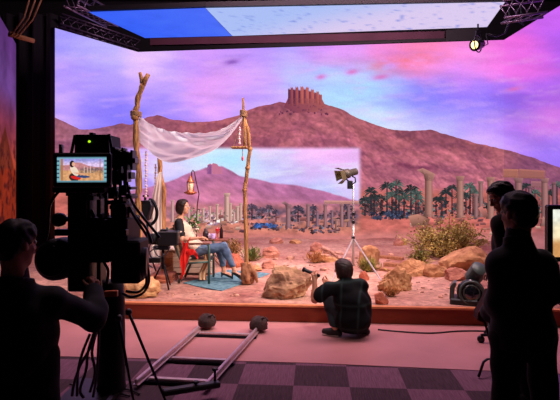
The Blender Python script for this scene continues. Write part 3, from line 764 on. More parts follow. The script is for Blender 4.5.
def over_panel(name, quad, fn, label, strength):
    t = thing(name, quad[0], label, 'LED screen', 'overhead LED panels')
    n = 80; m_ = 30; vs = np.zeros((m_, n, 3)); U, W = np.meshgrid(np.linspace(0, 1, n), np.linspace(0, 1, m_))
    for k in range(3):
        vs[..., k] = (quad[0][k] * (1 - U) + quad[1][k] * U) * (1 - W) + (quad[3][k] * (1 - U) + quad[2][k] * U) * W
    a = (np.arange(m_ - 1)[:, None] * n + np.arange(n - 1)[None, :]).ravel()
    link_mesh('screen_panel', vs.reshape(-1, 3), np.stack([a, a + n, a + n + 1, a + 1], 1), screen_mat('led_' + name, strength), t, False, None, lin(fn(U, W)).reshape(-1, 3))
    mb = MB(); q = [V(p) + V((0, 0, .03)) for p in quad]; mb.prism(q, (0, 0, .12)); mb.build('rear_cabinet', CAB, t)
OZ = 6.0
def oh(px, py): return at(px, py, F_PX * (OZ - CAM_H) / (HY - py))
over_panel('overhead_led_panel', [oh(88, 12), oh(205, 8), oh(232, 36), oh(145, 38)],
           lambda u, w: mixc(np.broadcast_to(C(58, 100, 255), u.shape + (3,)), C(86, 116, 255), u * .7) * (.93 + .16 * fbm(u * 6, w * 5)[..., None]) , 'deep blue overhead LED panel, left half of the ceiling screen', .95)
over_panel('overhead_led_panel', [oh(205.4, 8), oh(505, 2), oh(487, 27), oh(232.4, 36)],
           lambda u, w: mixc(mixc(np.broadcast_to(C(176, 196, 252), u.shape + (3,)), C(226, 208, 246), sm(.1, .7, u + .5 * (w - .5))), C(120, 136, 226), np.clip(fbm(u * 70, w * 14, 4) * 5 - 3.2, 0, 1) * .8), 'pale lavender overhead LED panel with faint blue specks, right half of the ceiling screen', 1.0)

# =================================================================== STUDIO RIGGING
CURT = mat('black_drape', rgb(17, 15, 24), .85, var=.4, scale=2, stretch=(9, 9, .3), sheen=.2)
mb = MB(); a = at(8, 100, 14.9); b = at(58, 100, 14.9); n = 60; vs = []; fs = []
for i in range(n + 1):
    t = i / n; x = a.x - 1.2 + (b.x - a.x + 1.25) * t; y = 14.9 + .12 * math.sin(t * 40) + .05 * math.sin(t * 93)
    vs += [V((x, y, .02)), V((x, y, 6.9))]
for i in range(n): fs.append((2 * i, 2 * i + 2, 2 * i + 3, 2 * i + 1))
mb.add(vs, fs); single(mb, 'stage_curtain', CURT, (a.x, 14.9, 0), 'tall black drape hanging in the gap between the two LED screens', 'curtain', smooth=True)
# wooden bar and ropes, top left
TAN = mat('pale_wood', rgb(150, 104, 60), .7, var=.2, scale=12, stretch=(1, 1, 8)); ROPE = mat('rope', rgb(150, 110, 80), .9, var=.2)
mb = MB(); mb.tube([at(9, 34, 10.4), at(34, 41, 10.8)], [.06, .05], 8); single(mb, 'rigging_bar', TAN, at(20, 37, 10.6), 'short tan bar tied under the ceiling by the ropes at far left', 'bar', smooth=True)
for i, (p0, p1, lb) in enumerate((((11.5, 35), (31, -6), 'steep hemp rope tied to the tan bar, first from the left edge'), ((14, 37), (37, -5), 'middle one of three hemp ropes rising from the tan bar'), ((17, 37.5), (43, -4), 'shallowest of three hemp ropes rising from the tan bar'))):
    q0 = at(*p0, 10.36); q1 = at(*p1, 10.2 - .1 * i); mdl = (q0 + q1) / 2 + V((.06, 0, -.05))
    mb = MB(); mb.tube([q0, mdl, q1], .017, 6); single(mb, 'rope', ROPE, q0, lb, 'rope', 'ropes tied to the tan bar', True)
# lighting trusses
TRUSS = mat('truss_metal', rgb(120, 104, 130), .4, .7, var=.2)
def truss(name, p0, p1, w, label, nseg=8):
    t = thing(name, p0, label, 'truss', 'roof trusses'); p0 = V(p0); p1 = V(p1); d = (p1 - p0).normalized(); a, b = ortho(d)
    offs = [a * w / 2 + b * w / 2, a * w / 2 - b * w / 2, -a * w / 2 - b * w / 2, -a * w / 2 + b * w / 2]
    for o in offs:
        mb = MB(); mb.tube([p0 + o, p1 + o], .024, 8); mb.build('chord', TRUSS, t, True)
    mb = MB(); L = (p1 - p0).length
    for i in range(nseg):
        for k in range(4):
            mb.tube([p0 + d * L * i / nseg + offs[k], p0 + d * L * (i + 1) / nseg + offs[(k + 1) % 4]], .012, 5)
    mb.build('lacing', TRUSS, t, True)
truss('roof_truss', at(70, -2, 11.6), at(112, 20, 13.4), .34, 'dark metal lattice truss above the blue end of the ceiling screen', 7)
truss('roof_truss', at(502, 12, 10.4), at(545, 6, 10.2), .36, 'dark metal lattice truss beside the pale end of the ceiling screen', 4)
truss('roof_truss', at(60, 20, 14.6), at(138, 46, 16.0), .3, 'dark lattice truss running above the narrow left face of the LED wall', 10)
# dark beams that carry the screens
MAROON = mat('beam_maroon', rgb(94, 52, 70), .7, var=.2, scale=1.2)
mb = MB(); mb.prism([at(150, 45, 15.7), at(448, 39.5, 14.6), at(448, 31, 14.6), at(150, 38.5, 15.7)], (0, .15, 0)); single(mb, 'header_beam', MAROON, at(300, 42, 15), 'long maroon header beam seen between ceiling screen and LED wall', 'beam')
mb = MB(); mb.prism([at(446, 42, 14.3), at(478, 41, 14.1), at(478, 28, 14.1), at(446, 30, 14.3)], (0, .12, 0)); single(mb, 'header_panel', BLACK, at(462, 36, 14.2), 'black flat panel beside the hanging spotlight under the roof', 'panel')
mb = MB(); mb.prism([at(180, 51.5, 15.4), at(186, 46, 15.4), at(448, 38, 14.3), at(448, 43.5, 14.3)], (0, .14, .02)); single(mb, 'lip_beam', BLACK, at(300, 44, 14.9), 'thin black beam along the top edge of the LED wall', 'beam')
# hanging spotlight
t = thing('hanging_spotlight', at(478, 40, 11.2), 'glowing black spotlight hanging at top right above the LED wall', 'spotlight')
c0 = at(478, 44.5, 11.2); ax = V((-.78, -.55, -.22)).normalized()
mb = MB(); mb.lathe(c0, ax, [(.02, -.16), (.09, -.15), (.12, -.02), (.125, .1), (.14, .13)], 20); mb.build('lamp_housing', BLACKM, t, True)
mb = MB(); mb.lathe(c0, ax, [(.001, .125), (.085, .128), (.085, .138), (.001, .15)], 20); mb.build('lens', emit_mat('hot_lens', rgb(255, 214, 130), 3.5), t, True)
mb = MB(); mb.torus(c0 + V((0, 0, .02)), V((.7, -.7, 0)), .19, .014, 20, 6); mb.build('yoke', BLACKM, t, True)
mb = MB(); mb.tube([c0 + V((0, 0, .2)), at(478, 24, 11.2)], .02, 8); mb.box(at(478, 33, 11.2), (.1, .08, .1)); mb.build('clamp', BLACKM, t)
mb = MB(); mb.tube([at(479, 35, 11.2), at(484, 46, 11.15), at(488, 44, 11.2), at(486, 34, 11.3)], .012, 6); mb.build('cable', RUBBER, t, True)
for nm, pts, lb in (('power_cable', [(487, 34), (497, 36), (505, 33), (510, 20), (509, 6)], 'slack black power cable looping from the spotlight to the roof truss'), ('power_cable', [(518, 8), (516, 20), (523, 25), (521, 4)], 'short black cable loop hanging under the right roof truss')):
    mb = MB(); mb.tube([at(x, y, 10.9) for x, y in pts], .02, 6); single(mb, nm, BLACKM, at(*pts[0], 10.9), lb, 'cable', smooth=True)

# =================================================================== DESERT SET: poles, cloth
BARK = mat('driftwood', rgb(96, 56, 34), .85, c2=rgb(206, 148, 92), scale=5, stretch=(9, 9, 1.2), bump=.6, bscale=24)
def wob(pts, k, amp, seed):
    out = []
    for i in range(len(pts) - 1):
        for j in range(k):
            t = j / k; p = pts[i].lerp(pts[i + 1], t)
            out.append(p + V((mnoise.noise(V((seed, i * 3 + j * .7, 0))), mnoise.noise(V((seed + 9, i * 3 + j * .7, 0))), 0)) * amp)
    out.append(pts[-1]); return out
def grow(n, r0, r1): return [r0 + (r1 - r0) * i / (n - 1) for i in range(n)]
t = thing('tent_pole', on_stage(141, 292), 'tall forked driftwood pole carrying the left end of the white awning', 'pole', 'awning poles')
p = wob([at(x, y, 7.45) for x, y in ((140, 292), (139, 250), (138, 205), (139, 172), (136.5, 150), (135.5, 114), (138, 98), (143, 84))], 4, .018, 1)
mb = MB(); mb.tube(p, [r * (1 + .14 * math.sin(i * 1.9)) for i, r in enumerate(grow(len(p), .052, .038))], 12); mb.sph(at(134.8, 117, 7.42), (.06, .055, .055)); mb.build('trunk', BARK, t, True)
mb = MB(); mb.tube([at(143, 85, 7.45), at(145.5, 79, 7.45), at(148.5, 74, 7.45)], [.04, .036, .03], 10); mb.tube([at(142.6, 86, 7.45), at(141.6, 79, 7.47), at(140, 72.5, 7.47)], [.036, .03, .024], 10); mb.build('fork', BARK, t, True)
mb = MB()
for k in range(4): mb.torus(at(136, 112 + k * 1.2, 7.45), (0.1, 0, 1), .075, .011, 14, 5)
mb.build('lashing', ROPE, t, True)
t = thing('tent_pole', on_stage(163, 268), 'bent driftwood pole at the back, holding the low corner of the awning', 'pole', 'awning poles')
p = wob([at(x, y, 9.66) for x, y in ((163, 268), (163.5, 245), (163, 215), (164, 190), (160.5, 177), (159.5, 156))], 4, .02, 2)
mb = MB(); mb.tube(p, grow(len(p), .052, .045), 10); mb.build('trunk', BARK, t, True)
t = thing('tent_pole', on_stage(247, 284), 'thin crooked driftwood pole carrying the right end of the awning', 'pole', 'awning poles')
p = wob([at(x, y, 8.15) for x, y in ((247, 284), (246, 235), (244.8, 190), (247.6, 168), (250, 149), (247.6, 128), (242, 112))], 4, .012, 3)
mb = MB(); mb.tube(p, grow(len(p), .036, .027), 10)
for q in (8, 12, 16): mb.sph(p[q], (.042, .04, .042))
mb.build('trunk', BARK, t, True)
p = wob([at(x, y, 8.1) for x, y in ((245, 147), (244.4, 128), (243.6, 112), (243, 98))], 4, .008, 4)
mb = MB(); mb.tube(p, grow(len(p), .03, .017), 8); mb.build('upright_stick', BARK, t, True)
mb = MB()
for k in range(5): mb.torus(at(243.6, 111 + k * 1.3, 8.12), (0.1, 0, 1), .055, .011, 14, 5)
mb.build('lashing', ROPE, t, True)
BURLAP = mat('burlap', rgb(110, 66, 44), .95, c2=rgb(186, 130, 92), scale=9, bump=.5, bscale=40)
def crumple(c, r, seed, n=30, m=18, amp=.22, fq=3.0, flat=True):
    mb = MB(); mb.sph((0, 0, 0), (1, 1, 1), n, m); vs = []
    for q in mb.v:
        nn = mnoise.noise(q * fq + V((seed, 0, 0))) * amp + mnoise.noise(q * fq * 2.6 + V((0, seed, 0))) * amp * .5
        q = q * (1 + nn); z = q.z * r[2]
        vs.append(V(c) + V((q.x * r[0], q.y * r[1], max(z, -r[2] * .55) if flat else z)))
    mb.v = vs; return mb
b0 = on_stage(247, 284)
mb = crumple(b0 + V((0, 0, .13)), (.11, .11, .22), 4.2, 30, 18, .34, 3.2); mb.tube([b0 + V((.05, -.04, .34)), b0 + V((.12, -.06, .2)), b0 + V((.17, -.08, .04))], [.03, .05, .02], 8)
single(mb, 'burlap_wrap', BURLAP, b0, 'brown burlap bundle wrapped round the foot of the right awning pole', 'cloth', smooth=True)
b0 = on_stage(141, 296)
mb = crumple(b0 + V((-.02, 0, .1)), (.27, .2, .2), 8.2, amp=.35, fq=3.6)
single(mb, 'burlap_heap', mat('pale_burlap', rgb(176, 122, 80), .95, c2=rgb(230, 180, 128), scale=9, bump=.6, bscale=30), b0, 'pale crumpled burlap heap at the foot of the forked left pole', 'cloth', smooth=True)

# awning
CLOTH = mat('awning_cloth', rgb(232, 234, 244), .9, var=.03, scale=3, transl=.34)
def lerp_poly(pts, t):
    t = t * (len(pts) - 1); i = min(int(t), len(pts) - 2); f = t - i
    a, b = V(pts[i]), V(pts[i + 1]); 
    return a.lerp(b, f)
def smooth_curve(pts, n):
    x = np.arange(len(pts)); q = np.linspace(0, len(pts) - 1, n); out = []
    pts = np.array(pts, float)
    for t in q:   # Catmull-Rom
        i = min(int(t), len(pts) - 2); f = t - i
        p0, p1, p2, p3 = pts[max(i - 1, 0)], pts[i], pts[i + 1], pts[min(i + 2, len(pts) - 1)]
        out.append(.5 * ((2 * p1) + (-p0 + p2) * f + (2 * p0 - 5 * p1 + 4 * p2 - p3) * f * f + (-p0 + 3 * p1 - 3 * p2 + p3) * f ** 3))
    return np.array(out)
NU, NV = 90, 44
top = smooth_curve([(137.5, 114.5), (148, 122.5), (160, 128), (175, 132), (190, 133.8), (205, 133), (220, 129.5), (232, 123.5), (243, 115)], NU)
bot = smooth_curve([(139, 142), (148, 151), (157, 157.5), (170, 160.6), (185, 160), (200, 156.5), (215, 149.5), (229, 137), (243.4, 118)], NU)
vs = []; fs = []
for i in range(NU):
    u = i / (NU - 1); dt = 7.4 + .75 * u; db = dt + (1.7 * (1 - u) ** .6 * min(1, u * 6 + .25) + .05)
    for j in range(NV):
        v_ = j / (NV - 1); e = v_ + .16 * math.sin(math.pi * v_)
        d = dt + (db - dt) * v_
        px = top[i][0] * (1 - v_) + bot[i][0] * v_; py = top[i][1] * (1 - e) + bot[i][1] * e if e <= 1 else bot[i][1] + (e - 1) * 3
        rip = .030 * math.sin(u * 9 + v_ * 17 - u * v_ * 10) * math.sin(math.pi * min(1, v_ * 1.3 + .1)) + .02 * math.sin(v_ * 31 + u * 13) * (1 - u) + .016 * math.sin((u - .05) / (v_ + .35) * 22)
        rip += .035 * math.sin((v_ - u * .8) * 15 + 2.0 * u) * math.sin(math.pi * u) ** .5; rip *= (1 - u ** 4); pt = at(px, py, d) + V((0, rip * 1.5, rip * .7 * math.sin(math.pi * u)))
        vs.append(pt)
for i in range(NU - 1):
    for j in range(NV - 1):
        a = i * NV + j; fs.append((a, a + NV, a + NV + 1, a + 1))
aw = link_mesh('awning_cloth', vs, fs, CLOTH, None, True, at(190, 135, 8)); tagset(aw, 'white cotton awning sagging like a hammock between driftwood poles', 'awning')
# drape behind
vs = []; fs = []; NU2, NV2 = 30, 40
for i in range(NU2):
    u = i / (NU2 - 1)
    for j in range(NV2):
        w_ = j / (NV2 - 1); xl = 159.5 - 9.0 * min(1, w_ * 2.6) ** .6; xr = 163.4 + .6 * w_
        vs.append(at(xl + (xr - 1.6 - xl) * u, 172 + 92 * w_, 9.55) + V((0, .014 * math.sin(u * 17 + w_ * 2) * min(1, w_ * 3), 0)))
for i in range(NU2 - 1):
    for j in range(NV2 - 1):
        a = i * NV2 + j; fs.append((a, a + NV2, a + NV2 + 1, a + 1))
tagset(link_mesh('hanging_drape', vs, fs, mat('drape_cloth', rgb(240, 230, 214), .9, var=.04, transl=.3), None, True, at(158, 260, 9.55)), 'cream cotton drape hanging down from the bent back pole', 'drape')
# bead strings and hanging tray
BEAD = mat('pale_beads', rgb(236, 200, 200), .4, var=.1)
def beads(px, y0, y1, d, label, gap=2.2, r=.016):
    mb = MB(); y = y0; k = 0
    while y < y1:
        mb.sph(at(px + .2 * math.sin(k), y, d), (r * (1 + .4 * (k % 2)),) * 3, 8, 6); y += gap; k += 1
    mb.tube([at(px, y0 - 1, d), at(px, y1, d)], .004, 4)
    single(mb, 'hanging_bead_string', BEAD, at(px, y0, d), label, 'bead string', 'bead strings under the awning', True)
beads(146, 152, 198, 7.9, 'pale bead string hanging in front of the forked left pole', 2.6)
beads(155.5, 165, 186, 8.6, 'pale bead string hanging between the left and back poles', 2.6)
beads(239.5, 128, 144.5, 8.05, 'pale bead string hanging onto the small wooden tray')
t = thing('hanging_tray', at(240, 147, 8.05), 'small wooden tray hanging from the right awning pole', 'tray')
mb = MB(); mb.box(at(239.5, 147.6, 8.05), (.26, .2, .035), None, .01); mb.build('tray_board', BARK, t)
mb = MB(); mb.tube([at(233.5, 147, 8.05), at(243.5, 116, 8.1)], .006, 5); mb.tube([at(246, 147, 8.05), at(244, 116, 8.1)], .006, 5); mb.build('cord', ROPE, t)
mb = MB(); mb.tube([at(242.5, 148, 8.05), at(242.5, 156, 8.05)], .005, 5); mb.sph(at(242.5, 158.5, 8.05), (.018, .018, .04)); mb.build('pendant', mat('pink_glass', rgb(220, 90, 120), .2), t, True)

# =================================================================== rocks and plants
import bmesh
def rock_mesh(c, r, seed, cuts=9, rough=.10, fq=1.5, sub=4):
    bm = bmesh.new(); bmesh.ops.create_icosphere(bm, subdivisions=sub, radius=1.0); R = random.Random(seed)
    pl = []
    for k in range(cuts):
        n = V((R.gauss(0, 1), R.gauss(0, 1), R.gauss(0, .8))).normalized(); pl.append((n, R.uniform(.58, .9)))
    mb = MB()
    for v in bm.verts:
        q = v.co.normalized()
        for n, h in pl:
            dd = q.dot(n)
            if dd > h: q = q - n * (dd - h)
        q = q * (1 + rough * 1.3 * (abs(mnoise.noise(q * fq * 2.2 + V((3, seed, 1)))) - .2) + rough * .7 * (abs(mnoise.noise(q * fq * 5.5 + V((seed, 2, 1)))) - .2) + rough * mnoise.noise(q * fq + V((seed * 1.7, 0, 0))) + rough * .6 * mnoise.noise(q * fq * 3.1 + V((0, seed, 0))) + rough * .3 * mnoise.noise(q * fq * 8 + V((0, seed, 3))))
        mb.v.append(V(c) + V((q.x * r[0], q.y * r[1], max(q.z * r[2], -r[2] * .55))))
    mb.f = [tuple(v.index for v in f.verts) for f in bm.faces]; bm.free(); return mb
STONE_G = mat('grey_brown_stone', rgb(112, 74, 58), .95, c2=rgb(196, 152, 116), scale=5, bump=1.0, bscale=11)
STONE_T = mat('tan_stone', rgb(150, 98, 66), .95, c2=rgb(212, 164, 116), scale=4.5, bump=1.0, bscale=10)
STONE_R = mat('red_stone', rgb(140, 68, 50), .9, c2=rgb(196, 112, 84), scale=5, bump=.8, bscale=12)
STONE_P = mat('pink_stone', rgb(150, 90, 76), .95, c2=rgb(208, 146, 122), scale=5, bump=.8, bscale=12)
def rock(px, py, wpx, hpx, seed, m, label, cuts=9, rough=.1, dp=.8, fq=1.5):
    b = on_stage(px, py); s = F_PX / b.y; w = wpx / s; h = hpx / s; r = (w / 2 * 1.1, w / 2 * dp, h / 1.42); zb = gz(b.x, b.y + w * .4) - .012
    c = V((b.x, b.y + w / 2 * dp * .75, gz(b.x, b.y + w * .4) + h * .32))
    mb = rock_mesh(c, r, seed, cuts, rough, fq); mb.v = [V((v_.x, v_.y, max(v_.z, zb))) for v_ in mb.v]; return single(mb, 'rock', m, c - V((0, 0, h * .3)), label, 'rock', 'rocks on the sand set', False)
rock(284, 300, 54, 31, 83, STONE_G, 'big fissured grey-brown boulder at the platform edge beside the crouching man', 18, .13, .7, 2.2)
rock(396, 292, 34, 23, 9, STONE_T, 'rough tan rock standing right of the crouching man', 9, .16, .8, 2.2)
rock(381, 305, 15, 11, 12, STONE_R, 'dark red wedge-shaped stone on the platform edge', 8, .1)
rock(365, 281, 10, 9, 15, STONE_R, 'small reddish pointed stone just behind the crouching man', 7, .1)
rock(470, 272, 46, 26, 21, STONE_T, 'largest smooth tan boulder under the bush', 7, .09, .8, 1.2)
rock(458, 281, 24, 12, 24, STONE_P, 'low pinkish rock in front of the largest tan boulder', 8, .12)
rock(415, 276, 25, 16, 27, STONE_T, 'grooved tan rock, left one of the joined low pair beneath the bush', 7, .14, .7, 2.4)
rock(437, 277, 22, 14, 31, STONE_T, 'smooth tan slab rock, right one of the joined low pair beneath the bush', 8, .1, .7)
rock(371, 266, 22, 19, 33, STONE_T, 'tan wedge rock behind the right leg of the light stand', 7, .1)
rock(270, 259, 17, 10, 36, STONE_P, 'small pink rock right of the awning pole, the farther of two', 8, .12)
rock(270, 269, 15, 8, 39, STONE_P, 'small brown-pink rock behind the big boulder', 8, .12)
rock(256, 271, 11, 6, 42, STONE_T, 'flat tan stone between the awning pole and the big boulder', 8, .1)
rock(317, 253, 12, 9, 45, STONE_P, 'rounded pink rock beside the driftwood pile', 8, .12)
rock(330, 263, 20, 6, 48, STONE_T, 'flat tan slab stone in front of the driftwood pile', 9, .06)
rock(277, 245, 14, 6, 51, STONE_P, 'flat pink stone lying far back left of the ruins picture', 8, .1)
rock(399, 247, 12, 6, 54, STONE_P, 'small pale stone at the foot of the LED wall near the bush', 8, .1)
rock(232, 268, 20, 14, 57, STONE_R, 'reddish rock behind the seated woman and the awning pole', 8, .12)
rock(296, 245, 12, 4, 60, STONE_T, 'flat pale slab stone lying on the far sand', 8, .1)
# planks and driftwood
PLANK = mat('weathered_plank', rgb(120, 72, 48), .85, c2=rgb(190, 130, 92), scale=4, stretch=(1.5, 12, 12), bump=.4)
for (x0, y0, x1, y1, w, lb) in ((379, 259, 403, 261, .05, 'weathered plank half buried behind the tan rocks, upper one'), (384, 266, 402, 267, .06, 'weathered plank half buried in the sand, middle one of three'), (377, 270, 398, 273, .045, 'weathered plank half buried behind the rough tan rock, nearest of three')):
    a = on_stage(x0, y0); b = on_stage(x1, y1); a.z = gz(a.x, a.y) + .02; b.z = gz(b.x, b.y) + .02
    d = (b - a); M = Matrix((d.normalized(), V((0, 0, 1)).cross(d.normalized()).normalized(), V((0, 0, 1)))).transposed()
    mb = MB(); mb.box((a + b) / 2, (d.length, w * 3, w * 1.6), M, .008); single(mb, 'plank', PLANK, (a + b) / 2, lb, 'plank', 'planks in the sand')
GREYW = mat('grey_driftwood', rgb(150, 104, 92), .85, c2=rgb(216, 164, 144), scale=5, stretch=(2, 2, 2), bump=.5)
for (x0, y0, x1, y1, lift, r, lb) in ((322, 247, 338, 257, .25, .05, 'grey driftwood branch leaning steeply, top of the pile'), (320, 255, 341, 259, .1, .045, 'grey driftwood branch lying low at the front of the pile'), (324, 252, 344, 254, .16, .04, 'thin grey driftwood branch crossing the pile')):
    a = on_stage(x0, 259); b = on_stage(x1, 260); d0 = (a.y + b.y) / 2
    q = wob([at(x0, y0, d0), at((x0 + x1) / 2, (y0 + y1) / 2 - 1, d0), at(x1, y1, d0 - .05)], 4, .04, x0)
    q = [V((p_.x, p_.y, max(p_.z, gz(p_.x, p_.y) + r * .7))) for p_ in q]
    mb = MB(); mb.tube(q, grow(len(q), r, r * .6), 8); single(mb, 'driftwood_branch', GREYW, q[0], lb, 'driftwood', 'driftwood pile', True)
def leafy(name, base, rx_, ry_, h, n, seed, leafm, stemm, label, cat='bush', leaf=.05, stems=26, spiky=False, dome=1.0):
    t = thing(name, base, label, cat); R = random.Random(seed); st = MB(); lf = MB(); tips = []
    for k in range(stems):
        a = R.uniform(0, 6.283); q = math.sqrt(R.random()); tx = math.cos(a) * rx_ * q; ty = math.sin(a) * ry_ * q
        tz = h * (1 - .55 * q * q * dome) * R.uniform(.6, 1.05)
        p0 = V(base) + V((tx * .15, ty * .15, -.01)); p1 = V(base) + V((tx * .6, ty * .6, tz * .55)); p2 = V(base) + V((tx, ty, tz))
        st.tube([p0, p1, p2], [.012, .008, .004], 5); tips.append((p0, p1, p2))
    for k in range(n):
        p0, p1, p2 = tips[R.randrange(stems)]; u = R.uniform(.25, 1.05) if not spiky else R.uniform(.05, 1)
        q = p0.lerp(p1, u * 2) if u < .5 else p1.lerp(p2, u * 2 - 1)
        q = q + V((R.gauss(0, 1), R.gauss(0, 1), R.gauss(0, .7))) * leaf * (1.3 if not spiky else .5)
        q.z = max(q.z, base[2] + .01)
        d = V((R.gauss(0, 1), R.gauss(0, 1), R.gauss(.5, .8) + (1.5 if spiky else 0))).normalized(); a, b = ortho(d); a = (a * math.cos(k) + b * math.sin(k))
        L = leaf * R.uniform(.6, 1.4) * (1 if not spiky else 2); w = L * (.32 if not spiky else .08)
        lf.add([q, q + d * L * .5 + a * w, q + d * L, q + d * L * .5 - a * w], [(0, 1, 2, 3)])
    st.build('stem', stemm, t); lf.build('foliage', leafm, t); return t
LEAF = mat('bush_leaf', rgb(104, 104, 44), .7, c2=rgb(226, 200, 112), scale=3.2, transl=.25)
LEAF2 = mat('grass_leaf', rgb(80, 96, 40), .7, c2=rgb(190, 170, 80), scale=5, transl=.2)
STRAW = mat('straw', rgb(150, 90, 50), .8, c2=rgb(222, 160, 100), scale=5)
STEM = mat('twig', rgb(110, 74, 48), .9)
b0 = on_stage(450, 261); b0.z = gz(b0.x, b0.y + .4); b0.y += .4
leafy('desert_bush', b0, .92, .55, .92, 3600, 5, LEAF, STEM, 'wide yellow-green desert bush growing behind the tan boulders', leaf=.055, stems=60)
b1 = on_stage(421, 264); b1.z = gz(b1.x, b1.y); leafy('desert_shrub', b1, .3, .22, .34, 700, 6, LEAF2, STEM, 'small dark green shrub at the left foot of the wide bush', leaf=.04)
b1 = on_stage(481, 255); b1.z = gz(b1.x, b1.y + .6); b1.y += 1.5; leafy('desert_shrub', b1, .55, .4, .72, 1300, 8, mat('shrub_leaf', rgb(112, 112, 40), .7, c2=rgb(200, 184, 80), scale=4, transl=.25), STEM, 'finer olive shrub behind the right end of the wide bush', leaf=.04)
b1 = on_stage(252, 261); b1.z = gz(b1.x, b1.y); leafy('grass_tuft', b1, .24, .16, .26, 500, 9, mat('green_tuft', rgb(70, 90, 40), .7, c2=rgb(130, 140, 60), scale=5), STEM, 'green grass tuft just right of the thin awning pole', 'grass', .05, 30, True)
b1 = on_stage(368, 272); b1.z = gz(b1.x, b1.y); leafy('grass_tuft', b1, .26, .14, .24, 500, 10, LEAF2, STEM, 'yellow-green grass tuft between the tan wedge rock and the stand leg', 'grass', .05, 30, True)
b1 = on_stage(316, 263); b1.z = gz(b1.x, b1.y); leafy('grass_tuft', b1, .22, .14, .2, 500, 11, STRAW, STEM, 'dry brown grass tuft in front of the rounded pink rock', 'grass', .05, 30, True)
b1 = on_stage(391, 297); b1.z = gz(b1.x, b1.y); leafy('grass_tuft', b1, .12, .08, .13, 260, 12, STRAW, STEM, 'dry straw tuft beside the red wedge-shaped stone', 'grass', .04, 20, True)
b1 = on_stage(231, 258); b1.z = gz(b1.x, b1.y); leafy('dry_bush', b1, .3, .2, .46, 900, 13, mat('dry_leaf', rgb(120, 90, 50), .8, c2=rgb(180, 130, 76), scale=4), STEM, 'dry brown bush behind the knees of the seated woman', leaf=.04)

# =================================================================== woman's corner
RUG = mat('blue_rug', rgb(62, 104, 122), .95, c2=rgb(110, 150, 160), scale=14, bump=.3, bscale=80)
q0, q1, q2, q3 = on_stage(183, 284), on_stage(222, 291), on_stage(270, 274), on_stage(228, 270)
vs = []; fs = []; n = 14
for i in range(n + 1):
    for j in range(n + 1):
        u, v_ = i / n, j / n; p_ = q0.lerp(q1, u).lerp(q3.lerp(q2, u), v_); vs.append(V((p_.x, p_.y, max(gz(p_.x, p_.y), STAGE_Z - .005) + .012)))
for i in range(n):
    for j in range(n): a = i * (n + 1) + j; fs.append((a, a + n + 1, a + n + 2, a + 1))
mb = MB(); mb.add(vs, fs)
b_ = len(mb.v); per = [i * (n + 1) for i in range(n + 1)] + [n * (n + 1) + j for j in range(1, n + 1)] + [i * (n + 1) + n for i in range(n - 1, -1, -1)] + [j for j in range(n - 1, 0, -1)]
low = [mb.v[i] - V((0, 0, .012)) for i in per]; mb.add(low, []); m_ = len(per)
for i in range(m_): mb.f.append((per[i], b_ + i, b_ + (i + 1) % m_, per[(i + 1) % m_]))
single(mb, 'rug', RUG, q0, 'blue-green woven rug under the chair of the seated woman', 'rug')
WPLANK = mat('whitewashed_plank', rgb(206, 178, 158), .8, c2=rgb(238, 218, 200), scale=5, stretch=(1.5, 8, 14))
BPLANK = mat('brown_plank', rgb(118, 66, 46), .8, c2=rgb(170, 104, 72), scale=5, stretch=(4, 4, 10))
t = thing('wooden_crate', on_stage(184, 275), 'long wooden crate with whitewashed planks behind the chair', 'crate')
a = at(161, 275, 8.95); b = at(212, 251, 8.95); W = b.x - a.x; H = .42; z0 = STAGE_Z + .02
mb = MB()
for k in range(4): mb.box((a.x + W * .62, 8.95, z0 + H * (.14 + .24 * k)), (W * .76, .03, H * .22), None, .006)
mb.build('front_planks', WPLANK, t)
mb = MB()
for k in range(3): mb.box((a.x + W * .12, 8.93, z0 + H * (.17 + .32 * k)), (W * .24, .05, H * .3), None, .008)
mb.build('end_panel', BPLANK, t)
mb = MB(); mb.box((a.x + W / 2, 9.2, z0 + H * .5), (W * .98, .46, H * .94)); mb.build('box_body', BPLANK, t)
mb = MB(); mb.box((a.x + W / 2, 9.18, z0 + H + .012), (W * 1.02, .56, .035), None, .008); mb.build('lid', WPLANK, t)
mb = MB(); mb.box((a.x + W * .12, 8.9, z0 + H * .55), (.14, .012, .1)); mb.build('latch_plate', mat('brass', rgb(150, 100, 60), .4, .8), t)
# reddish wooden step
t = thing('wooden_step', on_stage(163, 287), 'reddish stacked plank step in front of the crate', 'step')
STEPW = mat('red_plank', rgb(150, 72, 52), .75, c2=rgb(214, 128, 92), scale=4, stretch=(1.5, 10, 14))
for k in range(2):
    a = at(147 + k * 2, 287, 8.2); b = at(172 - k * 1, 287, 8.2)
    mb = MB(); mb.box(((a.x + b.x) / 2, 8.42, STAGE_Z + .03 + k * .062), (b.x - a.x, .5 - .06 * k, .058), None, .008); mb.build('plank', STEPW, t)
# side table with things
TBW = mat('table_wood', rgb(110, 62, 44), .6, var=.25, scale=6, stretch=(1, 6, 6))
tc_ = on_stage(213, 269); TY = 9.78; tx = at(211, 240, TY).x; TZ = at(211, 238.5, TY).z
t = thing('folding_table', (tx, TY, STAGE_Z), 'small dark wooden folding table with crossed legs beyond the woman', 'table')
mb = MB(); mb.box((tx, TY, TZ - .015), (.66, .42, .03), None, .008); mb.build('tabletop', TBW, t)
for s_ in (-1, 1):
    for sx in (-1, 1):
        mb = MB(); mb.tube([(tx - sx * .26, TY + s_ * .16, gz(tx - sx * .26, TY + s_ * .16)), (tx + sx * .26, TY + s_ * .16 + sx * .025, TZ - .03)], .016, 6); mb.build('leg', TBW, t)
GREEN = mat('green_leaf', rgb(30, 74, 40), .5, c2=rgb(96, 150, 70), scale=8, transl=.2)
vx = at(193, 232, TY).x
t = thing('flower_vase', (vx, TY - .05, TZ), 'cream vase with a leafy green and white bouquet on the table', 'vase')
